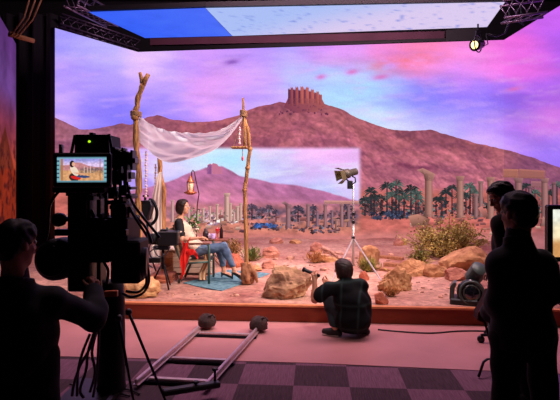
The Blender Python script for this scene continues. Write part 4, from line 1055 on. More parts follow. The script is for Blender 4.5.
mb = MB(); mb.lathe((vx, TY - .05, TZ), (0, 0, 1), [(.04, 0), (.065, .04), (.07, .1), (.04, .17), (.045, .2)], 16); mb.build('vase', mat('cream_ceramic', rgb(226, 206, 180), .35), t, True)
R3 = random.Random(4); lf = MB(); fl = MB()
for k in range(150):
    q = V((vx, TY - .05, TZ + .3)) + V((R3.gauss(0, .085), R3.gauss(0, .08), R3.gauss(0, .085))); d = V((R3.gauss(0, 1), R3.gauss(0, 1), R3.gauss(.3, 1))).normalized(); a, b = ortho(d); L = R3.uniform(.05, .11)
    lf.add([q, q + d * L * .5 + a * L * .25, q + d * L, q + d * L * .5 - a * L * .25], [(0, 1, 2, 3)])
for k in range(16):
    q = V((vx + .02, TY - .12, TZ + .2)) + V((R3.gauss(0, .06), R3.gauss(0, .04), R3.gauss(0, .07))); fl.sph(q, (.024, .024, .02), 8, 5)
lf.build('leaves', GREEN, t); fl.build('blossoms', mat('white_petal', rgb(240, 214, 196), .7), t, True)
def vessel(name, px, prof, m, label, cat, dy=0.0):
    x = at(px, 236, TY).x; mb = MB(); mb.lathe((x, TY + dy, TZ + .001), (0, 0, 1), prof, 16); return single(mb, name, m, (x, TY + dy, TZ), label, cat, None, True)
vessel('wine_glass', 218, [(.035, 0), (.035, .006), (.006, .012), (.006, .09), (.034, .13), (.04, .18), (.032, .22)], mat('red_wine_glass', rgb(176, 24, 30), .12, var=.1, spec=.8), 'stemmed glass of red wine on the folding table', 'glass', -.1)
vessel('cup', 214, [(.03, 0), (.042, .02), (.046, .1), (.044, .105)], mat('lavender_cup', rgb(190, 166, 220), .4), 'lavender cup on the table next to the wine glass', 'cup', -.12)
vessel('cup', 210.5, [(.028, 0), (.04, .02), (.043, .09), (.04, .095)], mat('pale_cup', rgb(222, 196, 214), .4), 'pale pink cup left of the lavender cup on the table', 'cup', -.06)
vessel('jug', 205.5, [(.04, 0), (.06, .05), (.055, .12), (.03, .16), (.035, .19)], mat('dark_jug', rgb(50, 40, 46), .4), 'dark round jug on the table near the bouquet', 'jug', .04)
vessel('bottle', 221, [(.034, 0), (.036, .15), (.014, .21), (.014, .28)], mat('dark_bottle', rgb(40, 26, 30), .25), 'dark bottle at the far right of the table', 'bottle', .06)
# lantern on a hooked rod
t = thing('hook_lantern', on_stage(197, 268), 'brass lantern hanging from a thin hooked iron rod above the woman', 'lantern')
IRON = mat('dark_iron', rgb(70, 46, 44), .6, .5)
hk = [at(x, y, 10.2) for x, y in ((196.5, 262.6), (196.4, 232), (197.3, 205), (199, 194), (196, 181), (194.4, 172), (192.9, 170.2), (191.6, 172), (191.8, 178))]
mb = MB(); mb.tube(hk, .012, 6); mb.build('hook_rod', IRON, t, True)
BRASS = mat('lantern_brass', rgb(176, 104, 70), .4, .6)
lc = at(190.5, 186, 10.2)
mb = MB(); mb.lathe(lc - V((0, 0, .13)), (0, 0, 1), [(.05, -.05), (.12, -.02), (.14, .0), (.07, .03), (.075, .05)], 12); mb.lathe(lc + V((0, 0, .07)), (0, 0, 1), [(.085, 0), (.07, .03), (.03, .1), (.015, .14)], 12)
for k in range(4): mb.tube([lc + V((.06 * math.cos(k * 1.571), .06 * math.sin(k * 1.571), -.09)), lc + V((.07 * math.cos(k * 1.571), .07 * math.sin(k * 1.571), .08))], .009, 5)
mb.build('lantern_frame', BRASS, t, True)
mb = MB(); mb.lathe(lc, (0, 0, 1), [(.05, -.09), (.055, .0), (.05, .07)], 12); mb.build('lantern_glass', emit_mat('lantern_glow', rgb(240, 196, 160), .5), t, True)
mb = MB(); mb.tube([hk[-1], lc + V((0, 0, .2))], .008, 5); mb.build('ring', IRON, t)

# chair
CHM = mat('chair_green_metal', rgb(76, 104, 96), .45, .4, var=.15)
SEATM = mat('chair_canvas', rgb(150, 118, 92), .9, var=.15)
def P(px, py, d): return at(px, py, d)
t = thing('armchair', V((at(194, 283, 8.4).x, 8.4, STAGE_Z)), 'green metal framed armchair carrying the seated woman on the rug', 'chair')
nY, fY = 8.12, 8.68
def chz(x, y): return gz(x, y) + .012
for Y in (nY, fY):
    fx = at(209, 0, 8.12).x; rx0 = at(178.5, 0, 8.12).x; rx1 = at(187, 0, 8.12).x; AZ = .885; SZ = .575
    mb = MB(); mb.tube([(fx, Y, chz(fx, Y)), (fx, Y, AZ - .02), (fx - .03, Y, AZ)], .02, 8); mb.build('leg', CHM, t, True)
    mb = MB(); mb.tube([(rx0, Y, chz(rx0, Y)), (rx1, Y, SZ), (rx1 + .03, Y, SZ + .06)], .02, 8); mb.build('leg', CHM, t, True)
    mb = MB(); mb.box(((fx + rx1) / 2 - .04, Y, AZ + .012), (fx - rx1 + .1, .055, .028), None, .008); mb.build('armrest', TBW, t)
mb = MB()
for Y in (nY, fY): mb.tube([(rx1 - .02, Y, SZ), (fx, Y, SZ + .03)], .016, 6)
mb.tube([(fx, nY, SZ + .03), (fx, fY, SZ + .03)], .016, 6); mb.tube([(rx1, nY, SZ), (rx1, fY, SZ)], .016, 6); mb.build('seat_frame', CHM, t, True)
mb = MB(); mb.box(((fx + rx1) / 2, 8.4, SZ + .02), (fx - rx1, .53, .03), None, .01); mb.build('seat', SEATM, t)
bt = at(175.5, 226, 8.4); d = (V((bt.x, 8.4, bt.z)) - V((rx1, 8.4, SZ))); M = Matrix((V((1, 0, 0)), V((0, 1, 0)), V((0, 0, 1))))
xa = d.normalized(); M = Matrix((xa, V((0, 1, 0)), xa.cross(V((0, 1, 0))))).transposed()
mb = MB(); mb.box(V((rx1 - .085, 8.4, SZ)) + d * .55, (d.length * .8, .5, .025), M, .01); mb.build('backrest', SEATM, t)
for Y in (nY + .03, fY - .03):
    mb = MB(); mb.tube([V((rx1 - .09, Y, SZ)), V((rx1 - .09, Y, SZ)) + d], .017, 8); mb.build('back_post', CHM, t, True)
# red shawl on the chair
RED = mat('red_shawl', rgb(206, 22, 22), .85, c2=rgb(236, 50, 40), scale=7)
def sheet(fn, nu, nv):
    vs = []; fs = []
    for i in range(nu):
        for j in range(nv): vs.append(fn(i / (nu - 1), j / (nv - 1)))
    for i in range(nu - 1):
        for j in range(nv - 1): a = i * nv + j; fs.append((a, a + nv, a + nv + 1, a + 1))
    return vs, fs
def shawl(u, v_):
    x = 181.5 + 9 * u * (1 - .35 * v_) - 1.5 * v_ + 1.2 * math.sin(v_ * 9 + u * 3); y = 240 + 37 * v_ + 3 * math.sin(u * 5)
    return at(x, y, 8.05 + .025 * math.sin(u * 14 + v_ * 7))
vs, fs = sheet(shawl, 18, 30)
def shawl2(u, v_):
    x = 186 + 12 * u; y = 245 + 9 * u + 7 * v_ * (1 - .3 * u) + 1.5 * math.sin(u * 7); return at(x, y, 8.06 + .02 * math.sin(u * 12 + v_ * 5))
v2, f2 = sheet(shawl2, 18, 10); off = len(vs); vs += v2; fs += [tuple(off + i for i in f) for f in f2]
tagset(link_mesh('shawl', vs, fs, RED, None, True, at(186, 255, 8.05)), 'bright red shawl draped over the chair side and hanging down', 'shawl')
vs, fs = sheet(lambda u, v_: at(203.5 + 5 * u + 1.5 * math.sin(v_ * 6) - 2.6 * v_ + (u - .5) * 3 * v_, 254 + 26 * v_, 8.3 + .03 * math.sin(u * 13 + v_ * 3)), 14, 24)
tagset(link_mesh('cream_scarf', vs, fs, mat('cream_scarf', rgb(226, 180, 140), .9, var=.12), None, True, at(205, 256, 8.3)), 'cream scarf hanging down from the chair seat in front of the crate', 'scarf')

# =================================================================== PEOPLE
SKIN = mat('skin', rgb(222, 160, 130), .5, var=.06, scale=9, spec=.4)
SKIN2 = mat('skin_tan', rgb(196, 130, 102), .5, var=.07, scale=9, spec=.4)
HAIRB = mat('dark_hair', rgb(30, 20, 20), .5, c2=rgb(62, 38, 34), scale=20, stretch=(6, 6, 1))
HAIRK = mat('black_hair', rgb(16, 13, 16), .55, c2=rgb(34, 26, 30), scale=20, stretch=(6, 6, 1))
EYEW = mat('eye_white', rgb(230, 222, 216), .3, var=.02); EYED = mat('eye_dark', rgb(30, 18, 14), .2, var=.05)
def eyes(q, parent, s=1.0):
    for sx in (-1, 1):
        mb = MB(); mb.sph(q(sx * .031, .079, .012), .0125 * s, 10, 8); e = mb.build('eye', EYEW, parent, True)
        mb = MB(); mb.sph(q(sx * .031, .0865, .012), .0062 * s, 8, 6); mb.build('iris', EYED, e, True)
def A(v): return np.array(v, float)

# ---- seated woman (faces +X, reclined)
W = {}
W['pel'] = A(P(195, 250, 8.4)); W['neck'] = A(P(180.3, 219, 8.4)); W['head'] = A(P(183.2, 206.8, 8.4))
W['shN'] = A(P(179, 222.4, 8.23)); W['shF'] = A(P(179.5, 222.4, 8.59))
W['elN'] = A(P(182, 239.5, 8.14)); W['wrN'] = A(P(198.6, 238, 8.13)); W['elF'] = A(P(186, 239, 8.68)); W['wrF'] = A(P(201.5, 238.3, 8.6))
W['hipN'] = A(P(195.5, 251, 8.31)); W['hipF'] = A(P(195.5, 251, 8.49))
W['knN'] = A(P(223.5, 246.5, 8.32)); W['anN'] = A(P(234.6, 270, 8.3)); W['toN'] = A(P(241.2, 277.6, 8.28))
W['knF'] = A(P(220, 247.5, 8.5)); W['anF'] = A(P(224, 270.5, 8.5)); W['toF'] = A(P(231, 276.6, 8.5))
t = thing('person', V((W['pel'][0], 8.4, STAGE_Z)), 'seated woman in cream top and jeans in an armchair, facing the ruins picture', 'person')
tp, ax_ = torso_prims(W['pel'], W['neck'], W['shF'], W['shN'], W['hipF'], W['hipN'], .92, .92, fem=True)
hp, q, HM = head_prims(W['head'], (.97, -.2, -.02), (-.05, 0, 1))
body = tp + hp + [cap(W['neck'], q(0, -.02, -.06), .05, .047, .02)]
body += limb(W['shN'], W['elN'], W['wrN'], (.046, .037, .024)) + limb(W['shF'], W['elF'], W['wrF'], (.046, .037, .024))
dN = W['wrN'] - W['elN']; body += hand_prims(W['wrN'], dN + A((0, 0, .02)), (0, 0, -1), 1, .45, .9); body += hand_prims(W['wrF'], W['wrF'] - W['elF'], (0, 0, -1), -1, .5, .9)
legs = limb(W['hipN'], W['knN'], W['anN'], (.08, .056, .034)) + limb(W['hipF'], W['knF'], W['anF'], (.08, .056, .034))
def heel_foot(an, to):
    d = nv((to - an)); hl = an + A((-.02, 0, -.035)); return [cap(an, hl, .034, .03, .02), cap(hl, to - d * .05, .028, .034, .02), cap(to - d * .05, to, .032, .018, .02)]
ft = heel_foot(W['anN'], W['toN']) + heel_foot(W['anF'], W['toF'])
sdf_obj('body', body + legs + ft, .0075, SKIN, t)
TOP = mat('cream_top', rgb(232, 206, 182), .85, var=.06, scale=14, bump=.2, bscale=60)
sdf_obj('shirt', tp + [cap(W['shN'], W['shN'] * .4 + W['elN'] * .6, .054, .056), cap(W['shF'], W['shF'] * .4 + W['elF'] * .6, .054, .056), ell(W['pel'] + A((-.02, 0, .03)), (.17, .18, .13), None, .05)], .0085, TOP, t, infl=.016, wr=.004, cuts=[(W['neck'] + A((.02, 0, -.012)), (.35, 0, 1)), (W['pel'] + A((.1, 0, -.04)), (.8, 0, -.6))])
sdf_obj('sleeve', [cap(W['shN'] + A((0, -.01, 0)), W['shN'] * .35 + W['elN'] * .65, .062, .058)], .008, mat('black_sleeve', rgb(26, 22, 28), .8, var=.2), t, infl=.012, wr=.003)
JEAN = mat('blue_jeans', rgb(62, 84, 116), .85, c2=rgb(104, 128, 156), scale=9, bump=.2, bscale=90)
kz = lambda a, k: a * .12 + k * .0
cutN = W['anN'] * .8 + W['knN'] * .2
sdf_obj('trousers', legs + [ell(W['pel'], (.14, .165, .115), None, .06)], .008, JEAN, t, infl=.012, wr=.003, wf=40, cuts=[(W['pel'] + A((-.02, 0, .09)), (-.55, 0, 1)), (cutN + A((0, 0, -.02)), (.15, 0, -1))])
SHOE = mat('black_leather', rgb(20, 16, 20), .3, var=.2, spec=.6)
for an, to in ((W['anN'], W['toN']), (W['anF'], W['toF'])):
    d = nv(to - an); hl = an + A((-.02, 0, -.035))
    v, f = sdf_mesh([cap(hl, to - d * .05, .028, .034, .02), cap(to - d * .05, to + d * .012, .032, .017, .02)], .006, infl=.006, cuts=[(hl + A((0, 0, .012)), (.45, 0, 1)) ])
    so = link_mesh('shoe', v, f, SHOE, t, True)
    mb = MB(); mb.tube([hl + A((-.012, 0, -.01)), (hl[0] - .02, hl[1], STAGE_Z + .045)], [.018, .008], 8); mb.build('heel', SHOE, so, True)
hc = W['head']; Fv = HM[:, 1]; Uv = HM[:, 2]; Rv = HM[:, 0]
hair = [ell(q(0, -.022, .04), (.09, .106, .094), HM, .02), ell(q(0, -.056, -.03), (.09, .074, .106), HM, .03), ell(q(.066, -.005, -.035), (.022, .05, .1), HM, .02), ell(q(-.066, -.005, -.035), (.022, .05, .1), HM, .02), ell(q(0, .012, .05), (.08, .088, .08), HM, .02)]
sdf_obj('hair', hair, .006, HAIRB, t, wr=.002, wf=60, cuts=[(q(0, 0, -.128), -Uv), (q(0, .062, .068), Fv * .965 - Uv * .26)])
eyes(q, t)

# ---- crouching man (back three-quarter)
K = {}
K['pel'] = A(P(352, 320, 6.14)); K['neck'] = A(P(346, 282.5, 6.2)); K['head'] = A(P(342.5, 269.5, 6.24))
K['shL'] = A(P(328.5, 289, 6.08)); K['shR'] = A(P(361.5, 285.5, 6.27)); K['elL'] = A(P(315, 299.5, 6.1)); K['wrL'] = A(P(314.6, 281, 6.16))
K['elR'] = A(P(349, 294, 6.52)); K['wrR'] = A(P(330, 283, 6.42)); K['hipL'] = A(P(346, 321, 6.1)); K['hipR'] = A(P(359.5, 320, 6.18))
K['knL'] = A(P(329, 298, 6.38)); K['anL'] = A(P(335.5, 330, 6.14)); K['toL'] = A(P(324.5, 333.6, 6.2))
K['knR'] = A(P(352, 297, 6.55)); K['anR'] = A(P(364, 328, 6.22)); K['toR'] = A(P(354, 329, 6.36))
K['anL'][2] = .095; K['toL'][2] = .05; K['anR'][2] = .095; K['toR'][2] = .05
t = thing('person', V((K['pel'][0], 6.14, 0)), 'crouching man in dark plaid shirt seen from behind, aiming a handheld device', 'person')
mid = (K['pel'] + K['neck']) / 2 + A((.06, -.06, .01))
tp, ax_ = torso_prims(K['pel'], K['neck'], K['shL'], K['shR'], K['hipL'], K['hipR'], 1.0, 1.0, mid=mid)
hp, q, HM = head_prims(K['head'], (-.82, .56, -.08))
body = tp + hp + [cap(K['neck'], q(0, -.03, -.06), .058, .054, .02)] + limb(K['shL'], K['elL'], K['wrL'], (.052, .042, .028)) + limb(K['shR'], K['elR'], K['wrR'], (.052, .042, .028))
body += hand_prims(K['wrL'], A((-.05, .02, 1)), (-.2, .98, .0), -1, 1.0) + hand_prims(K['wrR'], A((-.95, -.2, .25)), (0, -.6, .5), 1, .9)
legs = limb(K['hipL'], K['knL'], K['anL'], (.09, .062, .04)) + limb(K['hipR'], K['knR'], K['anR'], (.09, .062, .04))
sdf_obj('body', body + legs + foot_prims(K['anL'], K['toL'], .032) + foot_prims(K['anR'], K['toR'], .032), .0085, SKIN2, t)
def plaid_mat():
    m = bpy.data.materials.new('plaid_shirt'); m.use_nodes = True; nt = m.node_tree; N = nt.nodes; L = nt.links
    bs = N['Principled BSDF']; bs.inputs['Roughness'].default_value = .9; bs.inputs['Specular IOR Level'].default_value = .15
    tc = N.new('ShaderNodeTexCoord'); outs = []
    for rot, sc in (((0, 0, .35), 1.5), ((0, 1.5708, 0), 1.15)):
        mp = N.new('ShaderNodeMapping'); mp.inputs['Rotation'].default_value = rot; L.new(tc.outputs['Object'], mp.inputs['Vector'])
        w = N.new('ShaderNodeTexWave'); w.inputs['Scale'].default_value = sc; w.inputs['Distortion'].default_value = .5; L.new(mp.outputs[0], w.inputs['Vector'])
        mt = N.new('ShaderNodeMath'); mt.operation = 'POWER'; mt.inputs[1].default_value = 26; L.new(w.outputs['Fac'], mt.inputs[0]); outs.append(mt)
    ad = N.new('ShaderNodeMath'); ad.operation = 'MAXIMUM'; L.new(outs[0].outputs[0], ad.inputs[0]); L.new(outs[1].outputs[0], ad.inputs[1])
    mx = N.new('ShaderNodeMix'); mx.data_type = 'RGBA'; L.new(ad.outputs[0], mx.inputs[0]); mx.inputs[6].default_value = (*rgb(17, 17, 21), 1); mx.inputs[7].default_value = (*rgb(40, 52, 52), 1)
    L.new(mx.outputs[2], bs.inputs['Base Color']); return m
sdf_obj('shirt', tp + [cap(K['shL'], K['shL'] * .42 + K['elL'] * .58, .06, .066), cap(K['shR'], K['shR'] * .42 + K['elR'] * .58, .06, .066), ell(K['pel'] + A((.01, -.02, .0)), (.2, .16, .15), None, .06), ell(P(361, 306, 6.24), (.11, .11, .19), None, .06)], .0095, plaid_mat(), t, infl=.022, wr=.007, wf=17, cuts=[(q(0, -.03, -.105), (-.2, .3, 1)), ((0, 0, .075), (0, 0, -1))])
sdf_obj('trousers', legs + [ell(K['pel'], (.16, .13, .12), None, .06)], .0095, mat('dark_teal_trousers', rgb(24, 34, 38), .85, var=.25), t, infl=.016, wr=.005, cuts=[((0, 0, .12), (0, 0, -1))])
for an, to in ((K['anL'], K['toL']), (K['anR'], K['toR'])):
    v, f = sdf_mesh(foot_prims(an, to, .034), .007, infl=.008, cuts=[((0, 0, .012), (0, 0, -1)), ((0, 0, .13), (0, 0, 1))])
    so = link_mesh('shoe', v, f, mat('dark_shoe', rgb(34, 28, 30), .6, var=.2), t, True)
    d = nv((to - an) * A((1, 1, 0))); mb = MB(); heel = an - d * .055; tp_ = to + d * .02
    mb.box(((heel[0] + tp_[0]) / 2, (heel[1] + tp_[1]) / 2, .017), (np.linalg.norm((tp_ - heel)[:2]), .085, .022), Matrix.Rotation(math.atan2(d[1], d[0]), 3, 'Z'), .008); mb.build('sole', mat('pale_sole', rgb(186, 150, 146), .7), so)
hair = [ell(q(0, -.02, .04), (.094, .11, .096), HM, .02), ell(q(0, -.045, -.03), (.096, .088, .098), HM, .05), ell(q(.07, -.0, -.02), (.03, .06, .085), HM, .04), ell(q(-.07, -.0, -.02), (.03, .06, .085), HM, .04), ell(q(0, .012, .05), (.084, .092, .082), HM, .02)]
sdf_obj('hair', hair, .007, mat('brown_hair', rgb(24, 14, 14), .5, c2=rgb(58, 32, 28), scale=16, stretch=(5, 5, 1)), t, wr=.002, wf=70, cuts=[(q(0, 0, -.115), -HM[:, 2]), (q(0, .066, .06), HM[:, 1] * .95 - HM[:, 2] * .3)])
eyes(q, t)
# device in his left hand
gp = K['wrL'] + A((-.008, .03, .085))
t2 = thing('handheld_meter', V(gp), 'black handheld tube-shaped device held up by the crouching man', 'device')
d0 = A(P(304, 271, 6.27)); d1 = A(P(322, 278.4, 6.2)); dd = nv(d1 - d0)
d0 = gp - dd * .14; d1 = gp + dd * .08
mb = MB(); mb.tube([d0, d0 + dd * .03, d1], [.026, .023, .02], 14); mb.build('tube_body', BLACKP, t2, True)
mb = MB(); mb.lathe(d0 - dd * .012, dd, [(.02, 0), (.03, .004), (.03, .03), (.024, .034)], 14); mb.build('front_ring', BLACKM, t2, True)

# ---- standing crew member, back to us
def stander(base_label, J, fw, hfw, clothm, hairm, skinm, trm, jacket=True, voxel=.01, hair_long=False, hem=.02, name='person'):
    t = thing(name, V((J['pel'][0], J['pel'][1], 0)), base_label, 'person')
    tp, ax_ = torso_prims(J['pel'], J['neck'], J['shL'], J['shR'], J['hipL'], J['hipR'], 1.04, J.get('w', 1.08))
    hp, q, HM = head_prims(J['head'], hfw, (0, 0, 1), 1.04)
    body = tp + hp + [cap(J['neck'], q(0, -.025, -.06), .062, .058, .02)]
    th = J.get('thin', 1.0); legs = limb(J['hipL'], J['knL'], J['anL'], (.098 * th, .066, .044)) + limb(J['hipR'], J['knR'], J['anR'], (.098 * th, .066, .044)); hem = J.get('hem', hem)
    arms = limb(J['shL'], J['elL'], J['wrL'], (.056, .045, .03)) + limb(J['shR'], J['elR'], J['wrR'], (.056, .045, .03))
    hands = hand_prims(J['wrL'], J['hdL'], J['pnL'], J.get('tsL', 1), J.get('curl', .7)) + hand_prims(J['wrR'], J['hdR'], J['pnR'], J.get('tsR', -1), J.get('curl', .7))
    feet = foot_prims(J['anL'], J['anL'] + A(fw) * .19 + A((0, 0, -.05)), .038) + foot_prims(J['anR'], J['anR'] + A(fw) * .19 + A((0, 0, -.05)), .038)
    sdf_obj('body', body + arms + hands + legs + feet, voxel * .85, skinm, t)
    j = tp + limb(J['shL'], J['elL'], J['wrL'] * .97 + J['elL'] * .03, (.062, .054, .042)) + limb(J['shR'], J['elR'], J['wrR'] * .97 + J['elR'] * .03, (.062, .054, .042)) + [ell(J['pel'] + A((0, 0, .02)), (.16, .13, .2), None, .05)]
    sdf_obj('jacket', j, voxel, clothm, t, infl=.022, wr=.006, wf=15, seed=len(base_label), cuts=[(J['neck'] + A((0, 0, .02)), (0, .25, 1)), ((0, 0, J['pel'][2] - .12 - hem), (0, 0, -1))])
    if J.get('collar', True):
        v, f = sdf_mesh([cap(J['neck'] + A((0, 0, .005)), J['neck'] + A((0, 0, .045)), .075, .07, .02), ell(J['neck'] + A((0, 0, .09)), (.06, .06, .07), None, .006, True)], .008)
        link_mesh('collar', v, f, clothm, t, True)
    sdf_obj('trousers', legs + [ell(J['pel'], (.165, .125, .13), None, .06)], voxel, trm, t, infl=.024 * th ** 3, wr=.005, wf=14, cuts=[((0, 0, .07), (0, 0, -1))])
    for an in (J['anL'], J['anR']):
        v, f = sdf_mesh(foot_prims(an, an + A(fw) * .2 + A((0, 0, -.05)), .04), .008, infl=.008, cuts=[((0, 0, .004), (0, 0, -1)), ((0, 0, .12), (0, 0, 1))])
        link_mesh('shoe', v, f, SHOE, t, True)
    s = 1.04
    hair = [ell(q(0, -.02, .044), (.082 * s, .1 * s, .088 * s), HM, .02), ell(q(0, -.058, -.01), (.07 * s, .052 * s, .07 * s), HM, .03), ell(q(0, .014, .052), (.08, .09, .08), HM, .02)]
    sdf_obj('hair', hair, .007, hairm, t, infl=.004, wr=.004, wf=52, cuts=[(q(0, .07, .062), HM[:, 1] * .80 - HM[:, 2] * .60), (q(0, -.06, -.075), -HM[:, 2])])
    eyes(q, t, 1.04)
    return t
NAVY = mat('navy_jacket', rgb(18, 17, 30), .8, var=.25, scale=5, sheen=.1); DARKT = mat('dark_trousers', rgb(15, 13, 22), .85, var=.25)
SK = mat('skin_crew', rgb(190, 126, 100), .55, var=.06)  # skin tone a little darker than the tan one
J = dict(head=A(P(517.5, 214.5, 3.0)), neck=A(P(518, 240, 2.98)), shL=A(P(502, 264, 2.98)), shR=A(P(541, 264, 3.0)), pel=A((1.46, 3.0, .98)), w=.9)
J['hem'] = -.055; J['thin'] = .78
J.update(hipL=J['pel'] + A((-.105, 0, -.02)), hipR=J['pel'] + A((.1, 0, -.02)))
J.update(elL=A(P(500, 302, 3.02)), wrL=A((1.36, 3.22, 1.06)), elR=A(P(549, 291, 2.98)), wrR=A((1.50, 3.26, 1.17)))
J.update(hdL=A((.4, .5, .2)), pnL=A((0, -1, 0)), hdR=A((-.7, .4, .1)), pnR=A((0, -1, 0)), tsL=-1, tsR=1)
J.update(knL=A(P(504.5, 391, 3.02)), knR=A(P(546, 391, 3.02))); J['knL'][2] = .52; J['knR'][2] = .52
J.update(anL=A((1.335, 3.0, .09)), anR=A((1.63, 3.02, .09)))
stander('standing man in dark navy jacket with his back turned, nearest at right', J, (0, 1, 0), (-.35, .93, -.05), NAVY, HAIRK, SK, DARKT, hem=.08)
J = dict(head=A(P(501.5, 197.5, 4.3)), neck=A(P(508, 217, 4.32)), shL=A(P(502, 226, 4.16)), shR=A(P(514, 226, 4.52)), pel=A(P(514, 290, 4.34)), w=1.0)
J['pel'][2] = .98
J.update(hipL=J['pel'] + A((0, -.09, -.04)), hipR=J['pel'] + A((0, .09, -.04)), elL=A(P(507, 252, 4.12)), wrL=A(P(499.5, 272, 4.2)), elR=A(P(517, 254, 4.55)), wrR=A(P(503, 268, 4.44)))
J.update(hdL=A((-1, .1, -.2)), pnL=A((0, .3, -1)), hdR=A((-1, -.1, -.1)), pnR=A((0, -.3, -1)), tsL=-1, tsR=1)
px_ = J['pel']; J.update(knL=A((px_[0] - .02, px_[1] - .1, .52)), knR=A((px_[0] - .02, px_[1] + .1, .52)), anL=A((px_[0] + .1, px_[1] - .1, .09)), anR=A((px_[0] + .1, px_[1] + .1, .09)))
stander('standing man in black seen in profile, looking down behind the nearest man', J, (-1, 0, 0), (-.93, -.08, -.42), mat('black_top', rgb(16, 13, 18), .8, var=.25), HAIRK, SKIN2, DARKT)
# ---- camera operator at left
J = dict(head=A(P(17, 245, 2.72)), neck=A(P(15, 281, 2.74)), shL=A(P(-12, 300, 2.84)), shR=A(P(55, 302, 2.9)), pel=A((-1.5, 2.86, .93)), w=1.12)
J.update(hipL=J['pel'] + A((-.1, -.02, -.04)), hipR=J['pel'] + A((.1, .02, -.04)), elR=A(P(93, 318, 3.08)), wrR=A(P(94, 293, 3.28)), elL=A((-1.78, 3.0, 1.0)), wrL=A((-1.5, 3.22, 1.08)))
J.update(hdR=A((-.1, .45, .8)), pnR=A((-.7, .6, -.2)), hdL=A((.5, .8, .1)), pnL=A((0, 0, -1)), tsR=1, tsL=-1, curl=.9)
J.update(knL=A((-1.6, 2.9, .5)), knR=A((-1.4, 2.95, .5)), anL=A((-1.6, 2.86, .09)), anR=A((-1.4, 2.9, .09)))
stander('camera operator in dark patterned shirt at left, back turned, reaching to the camera', J, (.2, .98, 0), (.42, .9, -.05), mat('operator_shirt', rgb(14, 13, 22), .8, c2=rgb(36, 32, 52), scale=12), HAIRK, SK, DARKT)

# =================================================================== CAMERA RIG
t = thing('camera_pedestal', V((at(111, 300, 4.35).x, 4.35, 0)), 'black column pedestal carrying the film camera at left', 'camera pedestal')
pcx = at(111.5, 300, 4.35).x
mb = MB(); mb.lathe((pcx, 4.35, 0), (0, 0, 1), [(.12, .1), (.125, .12), (.118, .14), (.112, .9), (.105, .92), (.1, 1.04)], 28); mb.build('column', BLACK, t, True)
mb = MB(); mb.box((pcx - .16, 4.33, .07), (.44, .5, .08), None, .02); mb.build('dolly_base', BLACKP, t)
for sx in (-.32, .02):
    for sy in (-.2, .2):
        mb = MB(); mb.lathe((pcx + sx - .02, 4.35 + sy, .045), (1, 0, 0), [(.02, 0), (.045, .004), (.045, .036), (.02, .04)], 16); mb.build('wheel', RUBBER, t, True)
for p0, p1 in (((118.5, 318), (134.5, 408)), ((128.5, 312), (168, 408))):
    a = at(*p0, 4.22); b = at(*p1, 4.2); b.z = .012
    mb = MB(); mb.tube([a, a.lerp(b, .5), b], [.014, .012, .01], 8); r_ = mb.build('support_rod', BLACKM, t, True)
    mb = MB(); mb.sph(a, .03, 12, 8); mb.build('knob', BLACKP, r_, True); mb = MB(); mb.sph(a.lerp(b, .52), .017, 8, 6); mb.build('collar', BLACKP, r_, True)

t = thing('film_camera', V((at(100, 285, 4.0).x, 4.0, 1.04)), 'big black film camera rig with matte box and cables on the pedestal', 'film camera')
D0 = 3.9
mb = MB(); px_box(mb, 67, 89, 185, 292, D0, 4.3, .012); px_box(mb, 70, 86, 196, 240, D0 - .03, D0, .006); mb.build('camera_body', BLACKP, t)
mb = MB(); px_box(mb, 87, 127, 218, 246, D0 + .02, 4.3, .012); px_box(mb, 92, 112, 222, 238, D0 - .01, D0 + .02, .006); px_box(mb, 89, 109, 246, 263, D0 + .04, 4.2, .01); mb.build('side_module', BLACK, t)
mb = MB(); px_box(mb, 54, 126, 229.5, 236, D0 - .02, D0 + .06, .006); px_box(mb, 52, 112, 187, 193, D0, D0 + .25, .006); px_box(mb, 96.5, 100.5, 186, 300, D0 + .1, D0 + .14, .004); px_box(mb, 104, 107, 186, 222, D0 + .05, D0 + .09, .004); mb.build('support_bars', BLACKM, t)
cw = at(51, 261, 3.86); mb = MB(); mb.lathe(cw, (0.12, 1, 0), [(.02, 0), (.12, .0), (.158, .03), (.165, .08), (.165, .2), (.14, .24), (.14, .34)], 32); mb.build('rear_drum', BLACK, t, True)
mb = MB(); mb.torus(cw + V((0, -.005, 0)), (0.12, 1, 0), .11, .012, 28, 6); mb.build('drum_ring', BLACKM, t, True)
ck = at(55, 220, 3.9); mb = MB(); mb.lathe(ck, (.5, 1, 0), [(.03, 0), (.05, .005), (.056, .03), (.05, .07), (.02, .09), (.02, .2)], 20); mb.build('focus_knob', BLACKP, t, True)
mb = MB(); px_box(mb, 110, 139.5, 241, 284, 3.92, 4.2, .015); mb.build('matte_box', BLACK, t)
mb = MB(); lc = at(140, 262, 4.06); mb.lathe(lc, (1, .15, 0), [(.1, -.02), (.13, 0), (.135, .03), (.118, .035), (.118, .055), (.1, .06)], 28); mb.build('lens_ring', BLACKM, t, True)
mb = MB(); px_box(mb, 110, 126, 200, 218, 3.95, 4.15, .01); px_box(mb, 116, 129, 206, 232, 4.0, 4.2, .01); px_box(mb, 104, 118, 236, 243, 3.95, 4.1, .004); mb.build('motor_block', BLACKP, t)
mb = MB()
for (x0, y0, x1, y1, r) in ((112, 156, 118, 168, .04), (117, 153, 133, 157, .035), (122, 150, 126, 160, .03), (118, 176, 130, 176, .026)):
    mb.tube([at(x0, y0, 3.95), at(x1, y1, 4.0)], r, 14)
px_box(mb, 110, 126, 155, 166, 3.94, 4.06, .008); px_box(mb, 119, 134, 155, 165, 3.97, 4.1, .01); mb.build('follow_focus', BLACKP, t, False)
mb = MB(); mb.tube([at(116, 150, 3.98), at(114, 175, 3.97), at(116, 205, 3.97)], .016, 8); mb.tube([at(121, 160, 4.02), at(120, 200, 4.0)], .014, 8); mb.build('rod', BLACKM, t, True)
VIO = mat('violet_sheen_cable', rgb(36, 32, 48), .3, var=.2, spec=.8)
